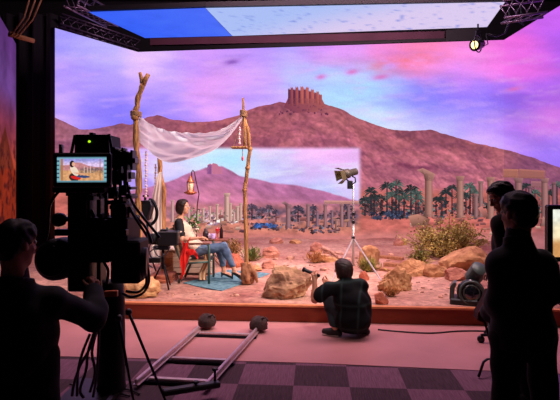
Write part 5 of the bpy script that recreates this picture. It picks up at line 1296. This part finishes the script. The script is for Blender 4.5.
for pts, dd_ in (([(126, 176), (128, 188), (133, 203), (142, 216), (152, 228), (160, 238)], 4.0), ([(124, 178), (126, 194), (131, 210), (138, 222), (147, 236)], 4.02), ([(128, 205), (134, 214), (146, 228), (152, 243)], 4.05), ([(147, 262), (149, 280), (144, 292), (132, 297), (122, 293)], 4.1), ([(146, 270), (146, 284), (138, 292), (126, 291)], 4.06), ([(88, 205), (93, 214), (96, 228), (92, 246)], 3.96), ([(60, 190), (50, 205), (48, 230), (44, 246)], 3.93), ([(100, 246), (104, 262), (108, 270), (107, 284)], 3.96),
                 ([(96, 330), (90, 348), (80, 366), (74, 384), (72, 396)], 3.96), ([(94, 332), (88, 352), (86, 370), (80, 390), (84, 398)], 4.0), ([(97, 330), (92, 352), (95, 372), (90, 392)], 4.02), ([(90, 334), (82, 354), (78, 372), (77, 396)], 4.05), ([(99, 328), (98, 356), (96, 380), (93, 397)], 4.08)):
    c_ = smooth_curve(pts, 24); mb = MB(); mb.tube([at(x, y, dd_) for x, y in c_], .0115, 6); mb.build('cable', VIO, t, True)
mb = MB(); mb.tube([at(97, 330, 4.0), at(98, 300, 4.1), at(100, 280, 4.1)], .03, 8); mb.build('cable_bundle', RUBBER, t, True)
R5 = random.Random(8); mb = MB()
for k in range(34):
    x = R5.choice([R5.uniform(90, 128), R5.uniform(64, 110)]); y = R5.uniform(186, 240) if x > 90 else R5.uniform(186, 200); w = R5.uniform(2, 5); px_box(mb, x, x + w, y, y + R5.uniform(2, 5), D0 - .05, D0 + .12, .003)
mb.build('small_fittings', BLACKP, t)
mb = MB(); px_box(mb, 104, 117, 291, 297, 4.2, 4.24, .004); mb.build('amber_plate', mat('amber_plate', rgb(190, 96, 60), .5), t)
for (x0, y0, x1, y1) in ((112, 147, 115, 158), (116.5, 149, 120, 156), (121, 147.5, 123, 153), (126, 152, 129, 158), (130, 150, 132.5, 170), (123, 162, 127, 182), (117, 166, 121, 181), (128, 172, 131, 179), (112, 170, 116, 185), (119, 185, 126, 196), (108, 191, 114, 199), (127, 158, 135, 163)):
    mb = MB(); px_box(mb, x0, x1, y0, y1, 3.9 + (x0 % 3) * .03, 4.02 + (x0 % 3) * .03, .004); mb.build('accessory_bracket', VIO if x0 % 2 else BLACKM, t)
# transmitter box on top
bx = MB(); q4 = [at(74.5, 156, 4.0), at(110, 156, 4.0), at(108, 134.5, 4.0), at(75, 134.5, 4.0)]; bx.prism(q4, (0, .3, 0)); px_box(bx, 89, 93, 132.4, 135, 4.03, 4.1, .004); top_ = bx.build('transmitter_box', BLACK, t)
mb = MB(); mb.tube([at(109, 134, 4.0), at(112, 150, 4.0), at(113, 158, 4.0)], .012, 6); mb.build('side_strut', BLACKM, t, True); mb = MB(); mb.tube([at(75, 135, 4.0), at(72, 150, 4.0), at(70, 157, 4.0)], .012, 6); mb.build('side_strut', BLACKM, t, True); mb = MB(); px_box(mb, 58.4, 60.6, 144, 158, 4.0, 4.06, .006); mb.build('bracket', BLACKM, t, True)
mb = MB(); mb.sph(at(89.3, 141.5, 3.99), (.011, .008, .009), 12, 8); mb.build('indicator_light', emit_mat('green_led', rgb(170, 235, 20), 1.6), top_, True)

# monitor on the rig
t = thing('camera_monitor', V((at(82, 187, 3.8).x, 3.8, at(0, 187, 3.8).z)), 'camera monitor showing the seated woman in front of the desert', 'monitor')
MD = 3.72
def tilt(x, y, d=MD):   # slightly rolled screen rectangle
    return at(x, y + .045 * (x - 82) * -1 * -.6, d)
mb = MB(); px_box(mb, 52.5, 110.5, 152.5, 188, MD, MD + .05, .012); mb.build('monitor_case', BLACKP, t)
mb = MB(); px_box(mb, 62, 104, 186, 193, MD + .02, MD + .12, .008); mb.build('mount', BLACKM, t)
def mon_c(u, v_):
    c = mixc(np.broadcast_to(C(150, 150, 224), u.shape + (3,)), C(222, 196, 236), sm(0, .28, v_))
    rdg = .30 - .17 * np.exp(-((u - .42) / .2) ** 2) + .1 * u
    c = mixc(c, C(196, 132, 136), sm(-.02, .02, v_ - rdg)); g = sm(.5, .58, v_); n = fbm(u * 24, v_ * 14, 4)
    c = mixc(c, C(216, 160, 112) * 1.0, g) * (.8 + .4 * n[..., None])
    band = sm(.38, .44, v_) * (1 - sm(.62, .7, v_)) * sm(.42, .5, u) * np.clip(n * 3 - 1, 0, 1); c = mixc(c, C(86, 80, 84), band * .8)
    for a, b, tp_ in ((.55, .57, .36), (.63, .645, .4), (.7, .715, .36), (.78, .79, .4)): c = mixc(c, C(226, 196, 176), ((u > a) & (u < b) & (v_ > tp_) & (v_ < .66)) * .8)
    c = mixc(c, C(170, 120, 80), ((np.abs(u - .035) < .03)) * .9); c = mixc(c, C(150, 110, 84), (np.abs(u - .93) < .008) * .9)
    el = lambda cx, cy, rx_, ry_, rot=0: (((u - cx) * math.cos(rot) + (v_ - cy) * math.sin(rot)) / rx_) ** 2 + ((-(u - cx) * math.sin(rot) + (v_ - cy) * math.cos(rot)) / ry_) ** 2 < 1
    c = mixc(c, C(60, 40, 40), el(.33, .84, .13, .2) * 1.0); c = mixc(c, C(216, 40, 36), el(.36, .88, .13, .07, .5) * 1.0)
    c = mixc(c, C(238, 218, 196), el(.33, .56, .085, .24, -.25) * 1.0); c = mixc(c, C(50, 72, 120), el(.53, .83, .16, .06, .08) * 1.0)
    c = mixc(c, C(226, 160, 130), el(.44, .68, .14, .03, .25) * 1.0); c = mixc(c, C(30, 20, 22), el(.275, .24, .06, .16) * 1.0); c = mixc(c, C(232, 176, 146), el(.305, .25, .035, .1) * 1.0)
    return c
U, Vv = np.meshgrid(np.linspace(0, 1, 120), np.linspace(0, 1, 70))
def quad_screen(name, x0, x1, y0, y1, d, fn, m, parent, skew=0.0):
    X = x0 + (x1 - x0) * U; Y = y0 + (y1 - y0) * Vv + skew * (U - .5)
    v = np.stack([(X - CX) / F_PX * d, X * 0 + d, CAM_H - (Y - HY) / F_PX * d], -1).reshape(-1, 3)
    a = (np.arange(69)[:, None] * 120 + np.arange(119)[None, :]).ravel()
    return link_mesh(name, v, np.stack([a, a + 120, a + 121, a + 1], 1), m, parent, False, None, lin(fn(U, Vv)).reshape(-1, 3))
def mon_full(u, v_):
    inside = (u > .06) & (u < .94) & (v_ > .06) & (v_ < .93)
    c = mixc(np.broadcast_to(C(120, 176, 190), u.shape + (3,)), mon_c(np.clip((u - .07) / .86, 0, 1), np.clip((v_ - .07) / .85, 0, 1)), inside * 1.0)
    for k in range(5):
        a = .16 + .16 * k; c = mixc(c, C(40, 60, 80), ((np.abs(v_ - a) < .03) & ((u < .05) | (u > .95))) * .8)
    c = mixc(c, C(60, 90, 110), ((v_ > .95) | (v_ < .04)) * .5)
    return c
quad_screen('screen', 57, 106.5, 157, 182.3, MD - .003, mon_full, screen_mat('monitor_picture', 1.0), t, -.2)

FC = mat('floor_cable', rgb(34, 28, 36), .5, var=.2)
for pts, lb in (([(84, 396), (96, 390), (110, 393), (126, 389), (140, 394)], 'dark cable snaking over the carpet at the foot of the camera pedestal'), ([(70, 384), (84, 388), (98, 386), (112, 391), (130, 396)], 'second dark cable on the carpet left of the camera pedestal'), ([(378, 329.5), (400, 331.5), (430, 333), (460, 331), (486, 331)], 'thin black cable lying on the pink vinyl along the platform')):
    c_ = smooth_curve(pts, 30); q = [on_floor(x, y, .016) for x, y in c_]
    mb = MB(); mb.tube(q, .009, 6); single(mb, 'floor_cable', FC, q[0], lb, 'cable', 'cables on the floor', True)
# studio lamp head in front of the back pole
t = thing('stage_lamp', on_stage(147, 275), 'black studio lamp with curved yoke on a stand left of the woman', 'studio lamp')
ld = 8.75
mb = MB(); mb.prism([at(138.5, 202, ld), at(150.5, 200.5, ld), at(151.2, 206, ld), at(147.5, 220.5, ld), at(145.6, 221, ld)], (0, .25, 0)); mb.build('lamp_head', BLACK, t)
mb = MB(); mb.tube([at(138.5, 202, ld), at(150.5, 200.5, ld), at(151.2, 206, ld), at(147.5, 220.5, ld)], .02, 6); mb.build('barn_door_edge', VIO, t, True)
mb = MB(); cc_ = smooth_curve([(149, 199.5), (153, 201), (156, 207), (157, 214), (155.5, 220), (151.5, 224), (148, 223)], 20); mb.tube([at(x, y, ld + .05) for x, y in cc_], .028, 8); mb.build('yoke', BLACKM, t, True)
mb = MB(); mb.cyl(at(145.2, 202, ld + .1), at(145.2, 196.5, ld + .1), .022); px_box(mb, 142.5, 148, 195, 197, ld + .05, ld + .12, .004); mb.build('tilt_knob', BLACKM, t)
b0 = on_stage(147, 275); mb = MB(); mb.tube([at(147.3, 221, ld + .12), V((at(147.3, 221, ld + .12).x, ld + .12, STAGE_Z + .3))], .022, 8); mb.build('stand_post', BLACKM, t, True)
for k in range(3):
    a = k * 2.094 + .4; x0 = at(147.3, 221, ld + .12).x
    mb = MB(); mb.tube([(x0, ld + .12, STAGE_Z + .5), (x0 + .17 * math.cos(a), ld + .12 + .17 * math.sin(a), gz(x0 + .17 * math.cos(a), ld + .12 + .17 * math.sin(a)) + .012)], .014, 6); mb.build('leg', BLACKM, t, True)
# compact camera on a small stand beside the chair
t = thing('video_camera', on_stage(164, 279), 'compact black video camera with wires on a low stand behind the armchair', 'video camera')
cd = 7.72
mb = MB(); px_box(mb, 157, 177.5, 231.5, 246, cd, cd + .22, .015); px_box(mb, 160, 166, 229.5, 232, cd + .03, cd + .16, .005); mb.build('camera_body', BLACKP, t)
mb = MB(); mb.lathe(at(157, 239, cd + .11), (-1, 0, 0), [(.085, 0), (.09, .02), (.085, .12), (.07, .125)], 20); mb.build('lens', BLACK, t, True)
mb = MB(); px_box(mb, 153, 168, 246, 250, cd + .02, cd + .2, .006); mb.build('base_plate', BLACKM, t); mb = MB(); px_box(mb, 146, 160, 258, 263, cd + .04, cd + .16, .006); mb.build('battery_box', BLACKM, t)
x0 = at(163, 250, cd + .1).x; zc = at(0, 250, cd).z
mb = MB(); mb.tube([(x0, cd + .1, zc), (x0, cd + .1, STAGE_Z + .3)], .025, 8); mb.build('post', BLACKM, t, True)
for k in range(3):
    a = k * 2.094 + 1.2; mb = MB(); q = V((x0 + .2 * math.cos(a), cd + .1 + .2 * math.sin(a), 0)); q.z = gz(q.x, q.y) + .012; mb.tube([(x0, cd + .1, STAGE_Z + .42), q], .014, 6); mb.build('leg', BLACKM, t, True)
for pts in ([(158, 247), (150, 252), (147, 262), (153, 268)], [(170, 246), (166, 254), (158, 256), (153, 247)], [(152, 240), (149, 250), (152, 258)]):
    mb = MB(); c_ = smooth_curve(pts, 14); mb.tube([at(x, y, cd + .02) for x, y in c_], .011, 6); mb.build('cable', VIO, t, True)

# =================================================================== DOLLY TRACK
t = thing('dolly_track', on_floor(205, 350), 'short length of metal camera dolly track on the floor', 'dolly track')
RAIL = mat('rail_metal', rgb(214, 190, 190), .3, .6, var=.12, scale=20)
LA, LB = on_floor(135.5, 390, .0), on_floor(198.6, 333.5, .0); RA, RB = on_floor(205, 394, .0), on_floor(256.3, 335.5, .0)
for a, b in ((LA, LB), (RA, RB)):
    d = (b - a).normalized(); M = Matrix((d, V((0, 0, 1)).cross(d), V((0, 0, 1)))).transposed(); L = (b - a).length
    mb = MB(); mb.box((a + b) / 2 + V((0, 0, .075)), (L, .03, .05), M, .01); mb.box((a + b) / 2 + V((0, 0, .043)), (L, .06, .014), M, .003); mb.build('rail', RAIL, t)
for f_ in (.1, .42, .93):
    a = LA.lerp(LB, f_); b = RA.lerp(RB, f_); d = (b - a).normalized(); M = Matrix((d, V((0, 0, 1)).cross(d), V((0, 0, 1)))).transposed()
    mb = MB(); mb.box((a + b) / 2 + V((0, 0, .021)), ((b - a).length + .08, .085, .028), M, .006); sl_ = mb.build('sleeper', BLACKM, t); mb = MB(); mb.box((a + b) / 2 + V((0, 0, .045)), ((b - a).length - .1, .05, .022), M, .004); mb.build('top_strip', RAIL, sl_)
a = on_floor(163, 398, .06); b = on_floor(220, 389, .06); d = (b - a); d.z = 0; d.normalize(); M = Matrix((d, V((0, 0, 1)).cross(d), V((0, 0, 1)))).transposed()
mb = MB(); mb.box((a + b) / 2 + V((0, -.02, .055)), ((b - a).length, .08, .05), M, .01); mb.build('end_bar', BLACKP, t)
for px, py in ((215, 385), (196, 389)):
    q = on_floor(px, py, .1); mb = MB(); mb.cyl(q, q + V((0, 0, .13 if px > 200 else .05)), .011, None, 10); mb.sph(q + V((0, 0, .14 if px > 200 else .06)), (.03, .03, .014), 12, 6); mb.build('levelling_screw', BLACKM, t, True)
BAG = mat('sandbag_cloth', rgb(44, 30, 32), .9, c2=rgb(86, 58, 54), scale=9, bump=.6, bscale=40)
for px, py, lb in ((206, 331, 'dark round sandbag on the end of the left rail'), (258.5, 334, 'dark round sandbag on the end of the right rail')):
    b0 = on_floor(px, py); b0.z = .006
    mb = crumple(b0 + V((0, .075, .09)), (.115, .11, .105), px, 24, 14, .16, 2.2); mb.v = [V((v_.x, v_.y, max(v_.z, .008))) for v_ in mb.v]; mb.tube([b0 + V((.03, .03, .17)), b0 + V((.09, .0, .2)), b0 + V((.12, -.03, .17))], .012, 6)
    single(mb, 'sandbag', BAG, b0, lb, 'sandbag', 'sandbags on the track', True)

# =================================================================== LIGHT STAND
t = thing('film_light', on_stage(354, 275), 'film light with barn doors on a tall white tripod stand in the set', 'film light')
sd = 9.0; x0 = at(353.4, 200, sd).x
STW = mat('stand_white', rgb(176, 166, 166), .35, .3, var=.06)
mb = MB(); mb.tube([V((x0, sd, at(0, 266, sd).z)), V((x0, sd, at(0, 221, sd).z))], .02, 10); mb.tube([V((x0, sd, at(0, 224, sd).z)), V((x0, sd, at(0, 184, sd).z))], .015, 10); mb.build('stand_post', STW, t, True)
for y in (222, 214, 238):
    mb = MB(); px_box(mb, 352, 355, y - 1.6, y + 1.6, sd - .04, sd + .04, .006); mb.build('clamp_collar', BLACKP, t)
hub = V((x0, sd, at(0, 238, sd).z))
for (px, py) in ((328, 290), (383, 285), (352, 268)):
    q = on_stage(px, py); q.z = gz(q.x, q.y) + .012
    mb = MB(); mb.tube([hub, hub.lerp(q, .96), q], .013, 8); mb.build('leg', STW, t, True)
mb = MB(); cc_ = [(346, 179), (350, 182), (352.5, 184), (355.6, 182), (355.2, 178), (352, 176)]; mb.tube([at(x, y, sd) for x, y in cc_], .014, 6); mb.build('yoke', BLACKM, t, True)
hc_ = at(347.5, 173.6, sd); hd = V((-.9, -.25, -.22)).normalized()
mb = MB(); mb.lathe(hc_, hd, [(.05, -.19), (.062, -.18), (.062, -.04), (.085, -.03), (.09, .06), (.08, .07)], 20); mb.build('lamp_housing', mat('lamp_grey', rgb(74, 66, 60), .5, .4), t, True)
mb = MB(); mb.lathe(hc_, hd, [(.001, .055), (.075, .06), (.075, .068), (.001, .075)], 18); mb.build('lens', emit_mat('lamp_lens', rgb(255, 232, 170), 2.2), t, True)
a1, b1 = ortho(hd); cq = hc_ + hd * .075
for k in range(4):
    u = (a1, b1, -a1, -b1)[k]; w_ = (b1, -a1, -b1, a1)[k]; base = cq + u * .085; e = base + (u * .45 + hd * .85).normalized() * .12
    mb = MB(); mb.prism([base - w_ * .07, base + w_ * .07, e + w_ * .1, e - w_ * .1], u * .006); mb.build('barn_door', mat('barn_door', rgb(96, 84, 60), .5, .4), t)
mb = MB(); px_box(mb, 347.8, 352.8, 180.5, 189, sd - .06, sd + .04, .008); mb.build('ballast_box', BLACKP, t)

# =================================================================== MOVING HEAD LIGHT
t = thing('moving_head_light', on_stage(476, 308), 'grey-green moving head stage light on the right of the platform edge', 'stage light')
md = 6.68; GG = mat('grey_green_shell', rgb(88, 104, 100), .4, .2, var=.12); GD = mat('dark_green_shell', rgb(44, 52, 54), .35, .2, var=.15)
mb = MB(); px_box(mb, 467, 494, 300, 308, md, md + .34, .02); mb.build('base', GD, t)
for s_ in (0, 1):
    mb = MB(); xa = 465 if s_ == 0 else 490
    mb.prism([at(xa, 301, md + .05), at(xa + 4, 301, md + .05), at(xa + 5.5, 288, md + .05), at(xa + 7 - s_ * 6, 284, md + .05), at(xa + 4 - s_ * 5, 284, md + .05), at(xa + .6, 288, md + .05)], (0, .2, 0)); mb.build('yoke_arm', GG, t)
hc_ = at(481, 292, md + .18)
mb = MB(); hd = V((.12, -1, .12)).normalized(); mb.lathe(hc_, hd, [(.08, -.16), (.15, -.14), (.175, -.05), (.178, .1), (.165, .14), (.15, .145)], 28); mb.build('head', GD, t, True)
mb = MB(); mb.torus(hc_ + hd * .145, hd, .15, .016, 30, 8); mb.torus(hc_ + hd * .15, hd, .1, .01, 26, 6); mb.build('front_ring', GG, t, True)
mb = MB(); mb.lathe(hc_, hd, [(.001, .13), (.13, .14), (.13, .15), (.04, .165), (.001, .168)], 24); mb.build('lens', mat('dark_glass', rgb(30, 34, 40), .1, var=.2, spec=.9, coat=.6), t, True)
c2 = at(484, 273.5, md + .26); d2 = V((.35, -.5, .62)).normalized(); pr = []
for k in range(9): pr += [(.1, -.1 + k * .026), (.115, -.096 + k * .026), (.115, -.084 + k * .026), (.1, -.08 + k * .026)]
mb = MB(); mb.lathe(c2, d2, [(.06, -.12)] + pr + [(.09, .14)], 24); mb.build('ribbed_barrel', GG, t, True)
mb = MB(); mb.tube([hc_ + V((-.14, 0, .09)), hc_ + V((0, -.1, .17)), hc_ + V((.14, 0, .1))], .022, 8); mb.build('handle', WHITEM, t, True)

t.rotation_euler.z = -.36; t.location.x -= .235; t.location.y += .07
# =================================================================== RIGHT SIDE GEAR
# monitor trolley with monitor
t = thing('monitor_trolley', V((2.15, 3.5, 0)), 'dark trolley with purple-lit shelf under the monitor at the right edge', 'trolley')
PUR = mat('shelf_purple_lit', rgb(150, 96, 150), .4, var=.1)  # purple light on the shelf, put into its base colour
for z, m_ in ((at(0, 297, 3.5).z, PUR), (.42, PUR)):
    mb = MB(); mb.box((2.27, 3.6, z - .02), (.72, .5, .04), None, .01); mb.build('shelf', m_, t)
for sx in (1.94, 2.6):
    for sy in (3.38, 3.82):
        mb = MB(); mb.tube([(sx, sy, .1), (sx, sy, at(0, 297, 3.5).z - .03)], .02, 8); mb.build('post', BLACKM, t, True)
        mb = MB(); mb.lathe((sx - .015, sy, .05), (1, 0, 0), [(.02, 0), (.05, .004), (.05, .028), (.02, .03)], 16); mb.build('caster', RUBBER, t, True)
t = thing('picture_monitor', V((2.27, 3.6, at(0, 297, 3.5).z)), 'big black-framed monitor with a pale warm picture at the right edge', 'monitor')
mb = MB(); px_box(mb, 548.5, 640, 205, 262, 3.5, 3.56, .01); mb.build('monitor_case', BLACKP, t)
mb = MB(); z_ = at(0, 297, 3.5).z; mb.box((2.27, 3.6, z_ + .012), (.4, .24, .02), None, .006); mb.box((2.27, 3.6, z_ + .14), (.07, .05, .26), None, .006); mb.build('monitor_foot', BLACKM, t)
quad_screen('screen', 553, 636, 209.5, 257, 3.497, lambda u, v_: mixc(mixc(np.broadcast_to(C(236, 240, 226), u.shape + (3,)), C(250, 232, 190), sm(.1, .5, v_)), C(216, 156, 96), sm(.55, .75, v_)) * (.85 + .3 * fbm(u * 14, v_ * 9)[..., None]), screen_mat('monitor_picture', 1.0), t)
# red-edged dark bag
t = thing('hanging_bag', V((at(484, 322, 3.42).x, 3.25, at(0, 322, 3.42).z)), 'dark maroon bag hanging at the hip of the nearest standing man', 'bag')
mb = MB(); mb.prism([at(490, 291, 3.42), at(495, 293, 3.42), at(490, 312, 3.42), at(484, 323, 3.42), at(477.6, 320, 3.42), at(478, 314, 3.42), at(485, 302, 3.42)], (.01, .1, 0)); mb.build('bag_body', mat('maroon_fabric', rgb(58, 26, 30), .8, c2=rgb(96, 44, 44), scale=8), t)
mb = MB(); mb.tube([at(490, 292, 3.41), at(484.5, 303, 3.41), at(478, 314.5, 3.41), at(477.8, 320, 3.41)], .006, 6); mb.build('piping', mat('red_piping', rgb(170, 70, 66), .6), t, True)
mb = MB(); mb.tube([at(491, 292, 3.42), at(492, 283, 3.38), at(491.5, 280, 3.36)], .012, 6); mb.build('strap', BLACK, t, True)
# wheeled stool and tubular chair partly hidden by the man
t = thing('wheeled_stool', on_floor(500, 345), 'dark stool on casters mostly hidden behind the nearest standing man', 'stool')
b0 = on_floor(503, 343); 
for k in range(5):
    a = math.pi + k * 1.2566; e = b0 + V((.26 * math.cos(a), .26 * math.sin(a), .09))
    mb = MB(); mb.tube([b0 + V((0, 0, .13)), e], .018, 8); mb.build('leg', BLACKM, t, True)
    mb = MB(); mb.lathe(e + V((0, -.015, -.045)), (0, 1, 0), [(.015, 0), (.042, .004), (.042, .03), (.015, .034)], 16); mb.build('caster', BLACKP, t, True)
mb = MB(); mb.tube([b0 + V((0, 0, .12)), b0 + V((0, 0, .5))], .024, 10); mb.build('post', CHROME, t, True)
mb = MB(); mb.lathe(b0 + V((0, 0, .5)), (0, 0, 1), [(.16, 0), (.18, .02), (.18, .05), (.15, .07)], 24); mb.build('seat', BLACK, t, True)
t = thing('tubular_chair', on_floor(505, 376), 'dark tubular framed chair whose legs show beside the nearest standing man', 'chair')
c0 = on_floor(478.5, 377, .015); c1 = on_floor(528, 377, .015); zt = at(0, 360, 4.95).z
for c_ in (c0, c1):
    mb = MB(); mb.tube([c_, at(483.5, 362, c_.y + .05) + V((c_.x - c0.x, 0, 0)), at(487, 359.3, c_.y + .08) + V((c_.x - c0.x, 0, 0)), at(493, 359, c_.y + .15) + V((c_.x - c0.x, 0, 0)), c_ + V((.22, .3, .45)), c_ + V((.22, .42, .46))], .013, 8); mb.build('leg', BLACKM, t, True)
    mb = MB(); mb.tube([c_ + V((.22, .42, .46)), c_ + V((.36, .46, 0))], .013, 8); mb.build('leg', BLACKM, t, True)
mb = MB(); mb.box(((c0.x + c1.x) / 2 + .22, c0.y + .36, .485), (.46, .32, .04), None, .012); mb.build('seat', BLACK, t)
mb = MB(); a = on_floor(513, 372, .03); b = on_floor(527, 371.5, .03); mb.tube([a, b], .016, 8); mb.build('crossbar', ALU, t, True)

# gravel kept clear of everything standing on the sand
bpy.context.view_layer.update()
boxes = []
for o in bpy.data.objects:
    if o.type != 'MESH' or o.name.startswith(('sand_ground', 'floor', 'ceiling', 'wall_', 'screen_', 'mountain', 'camera_frustum', 'rear_cab', 'awning', 'front_board', 'edge_trim')): continue
    ws = [o.matrix_world @ V(c) for c in o.bound_box]
    if min(w_.z for w_ in ws) < .75: boxes.append((min(w_.x for w_ in ws) - .05, max(w_.x for w_ in ws) + .05, min(w_.y for w_ in ws) - .05, max(w_.y for w_ in ws) + .05))
R2 = random.Random(2); mb = MB(); k = 0
while k < 900:
    px = R2.uniform(130, 500); py = 241 + 57 * R2.random() ** 1.7; q = on_stage(px, py); r = R2.uniform(.008, .03) * (1 + (R2.random() < .15) * 1.5) * (1 + .9 * (py < 262)); k += 1
    if any(b[0] < q.x < b[1] and b[2] < q.y < b[3] for b in boxes) or q.y > 13.2 or q.x < -4: continue
    ic = rock_mesh((q.x, q.y, gz(q.x, q.y) + r * .25), (r * R2.uniform(.8, 1.5), r, r * .7), k, 5, .1, 1.5, 1); mb.add(ic.v, ic.f)
tagset(mb.build('gravel', mat('pebble', rgb(96, 50, 44), .95, c2=rgb(232, 178, 150), scale=3.7), None, False, (0, 9, .24)), 'scattered pinkish pebbles over the sand set', 'gravel', None, 'stuff')
# =================================================================== LIGHT, CAMERA
def spot(name, loc, tgt, power, col, ang, blend=.4, size=.2):
    l = bpy.data.lights.new(name, 'SPOT'); l.energy = power; l.color = col; l.spot_size = math.radians(ang); l.spot_blend = blend; l.shadow_soft_size = size
    o = bpy.data.objects.new(name, l); COL.objects.link(o); o.location = loc
    o.rotation_euler = (V(tgt) - V(loc)).to_track_quat('-Z', 'Y').to_euler(); return o
def area(name, loc, tgt, power, col, sx, sy):
    l = bpy.data.lights.new(name, 'AREA'); l.energy = power; l.color = col; l.shape = 'RECTANGLE'; l.size = sx; l.size_y = sy
    o = bpy.data.objects.new(name, l); COL.objects.link(o); o.location = loc
    o.rotation_euler = (V(tgt) - V(loc)).to_track_quat('-Z', 'Y').to_euler(); return o
spot('key_spot', (5.9, 6.4, 5.6), (-2.2, 9.0, .8), 2300, (1, .78, .64), 50, .9, .25)
spot('front_fill', (3.4, 4.6, 7.2), (.2, 9.8, .6), 800, (1, .74, .66), 62, .8, .5)  # unseen fill added from above right to brighten the set's front
l_ = area('overhead_fill', (.2, 7.9, 7.4), (.2, 8.1, 0), 250, (1, .62, .72), 9.0, 3.0); l_.data.spread = math.radians(95)  # added area light, no visible fixture; evens out floor and sand
spot('back_sand_fill', (2.2, 6.6, 7.3), (.3, 11.6, .3), 1250, (1, .74, .68), 62, .7, .5)  # unseen lamp added to lift the far sand near the wall
spot('fill_spot', (1.2, 1.6, 6.9), (-.5, 9.0, 1.2), 1900, (1, .9, .92), 44, .8, .6)  # added fill high behind the camera for cloth and camera-facing sides
area('beam_fill_light', (1.0, 9.2, 7.6), (1.0, 15.0, 6.2), 420, (1, .6, .75), 6.0, .4)  # unseen light added above the ceiling panel to brighten the maroon beam
w = bpy.data.worlds.new('World'); scene.world = w; w.use_nodes = True
w.node_tree.nodes['Background'].inputs['Color'].default_value = (.02, .016, .03, 1); w.node_tree.nodes['Background'].inputs['Strength'].default_value = .15
cam = bpy.data.cameras.new('Camera'); co = bpy.data.objects.new('Camera', cam); COL.objects.link(co)
co.location = (0, 0, CAM_H); co.rotation_euler = (math.pi / 2, 0, 0)
cam.sensor_width = 36; cam.lens = F_PX / 560 * 36; cam.shift_y = -(200 - HY) / 560.0; cam.clip_end = 100
scene.camera = co
scene.view_settings.view_transform = 'Standard'; scene.view_settings.look = 'None'
scene.cycles.use_denoising = True; scene.cycles.max_bounces = 6; scene.cycles.sample_clamp_indirect = 4
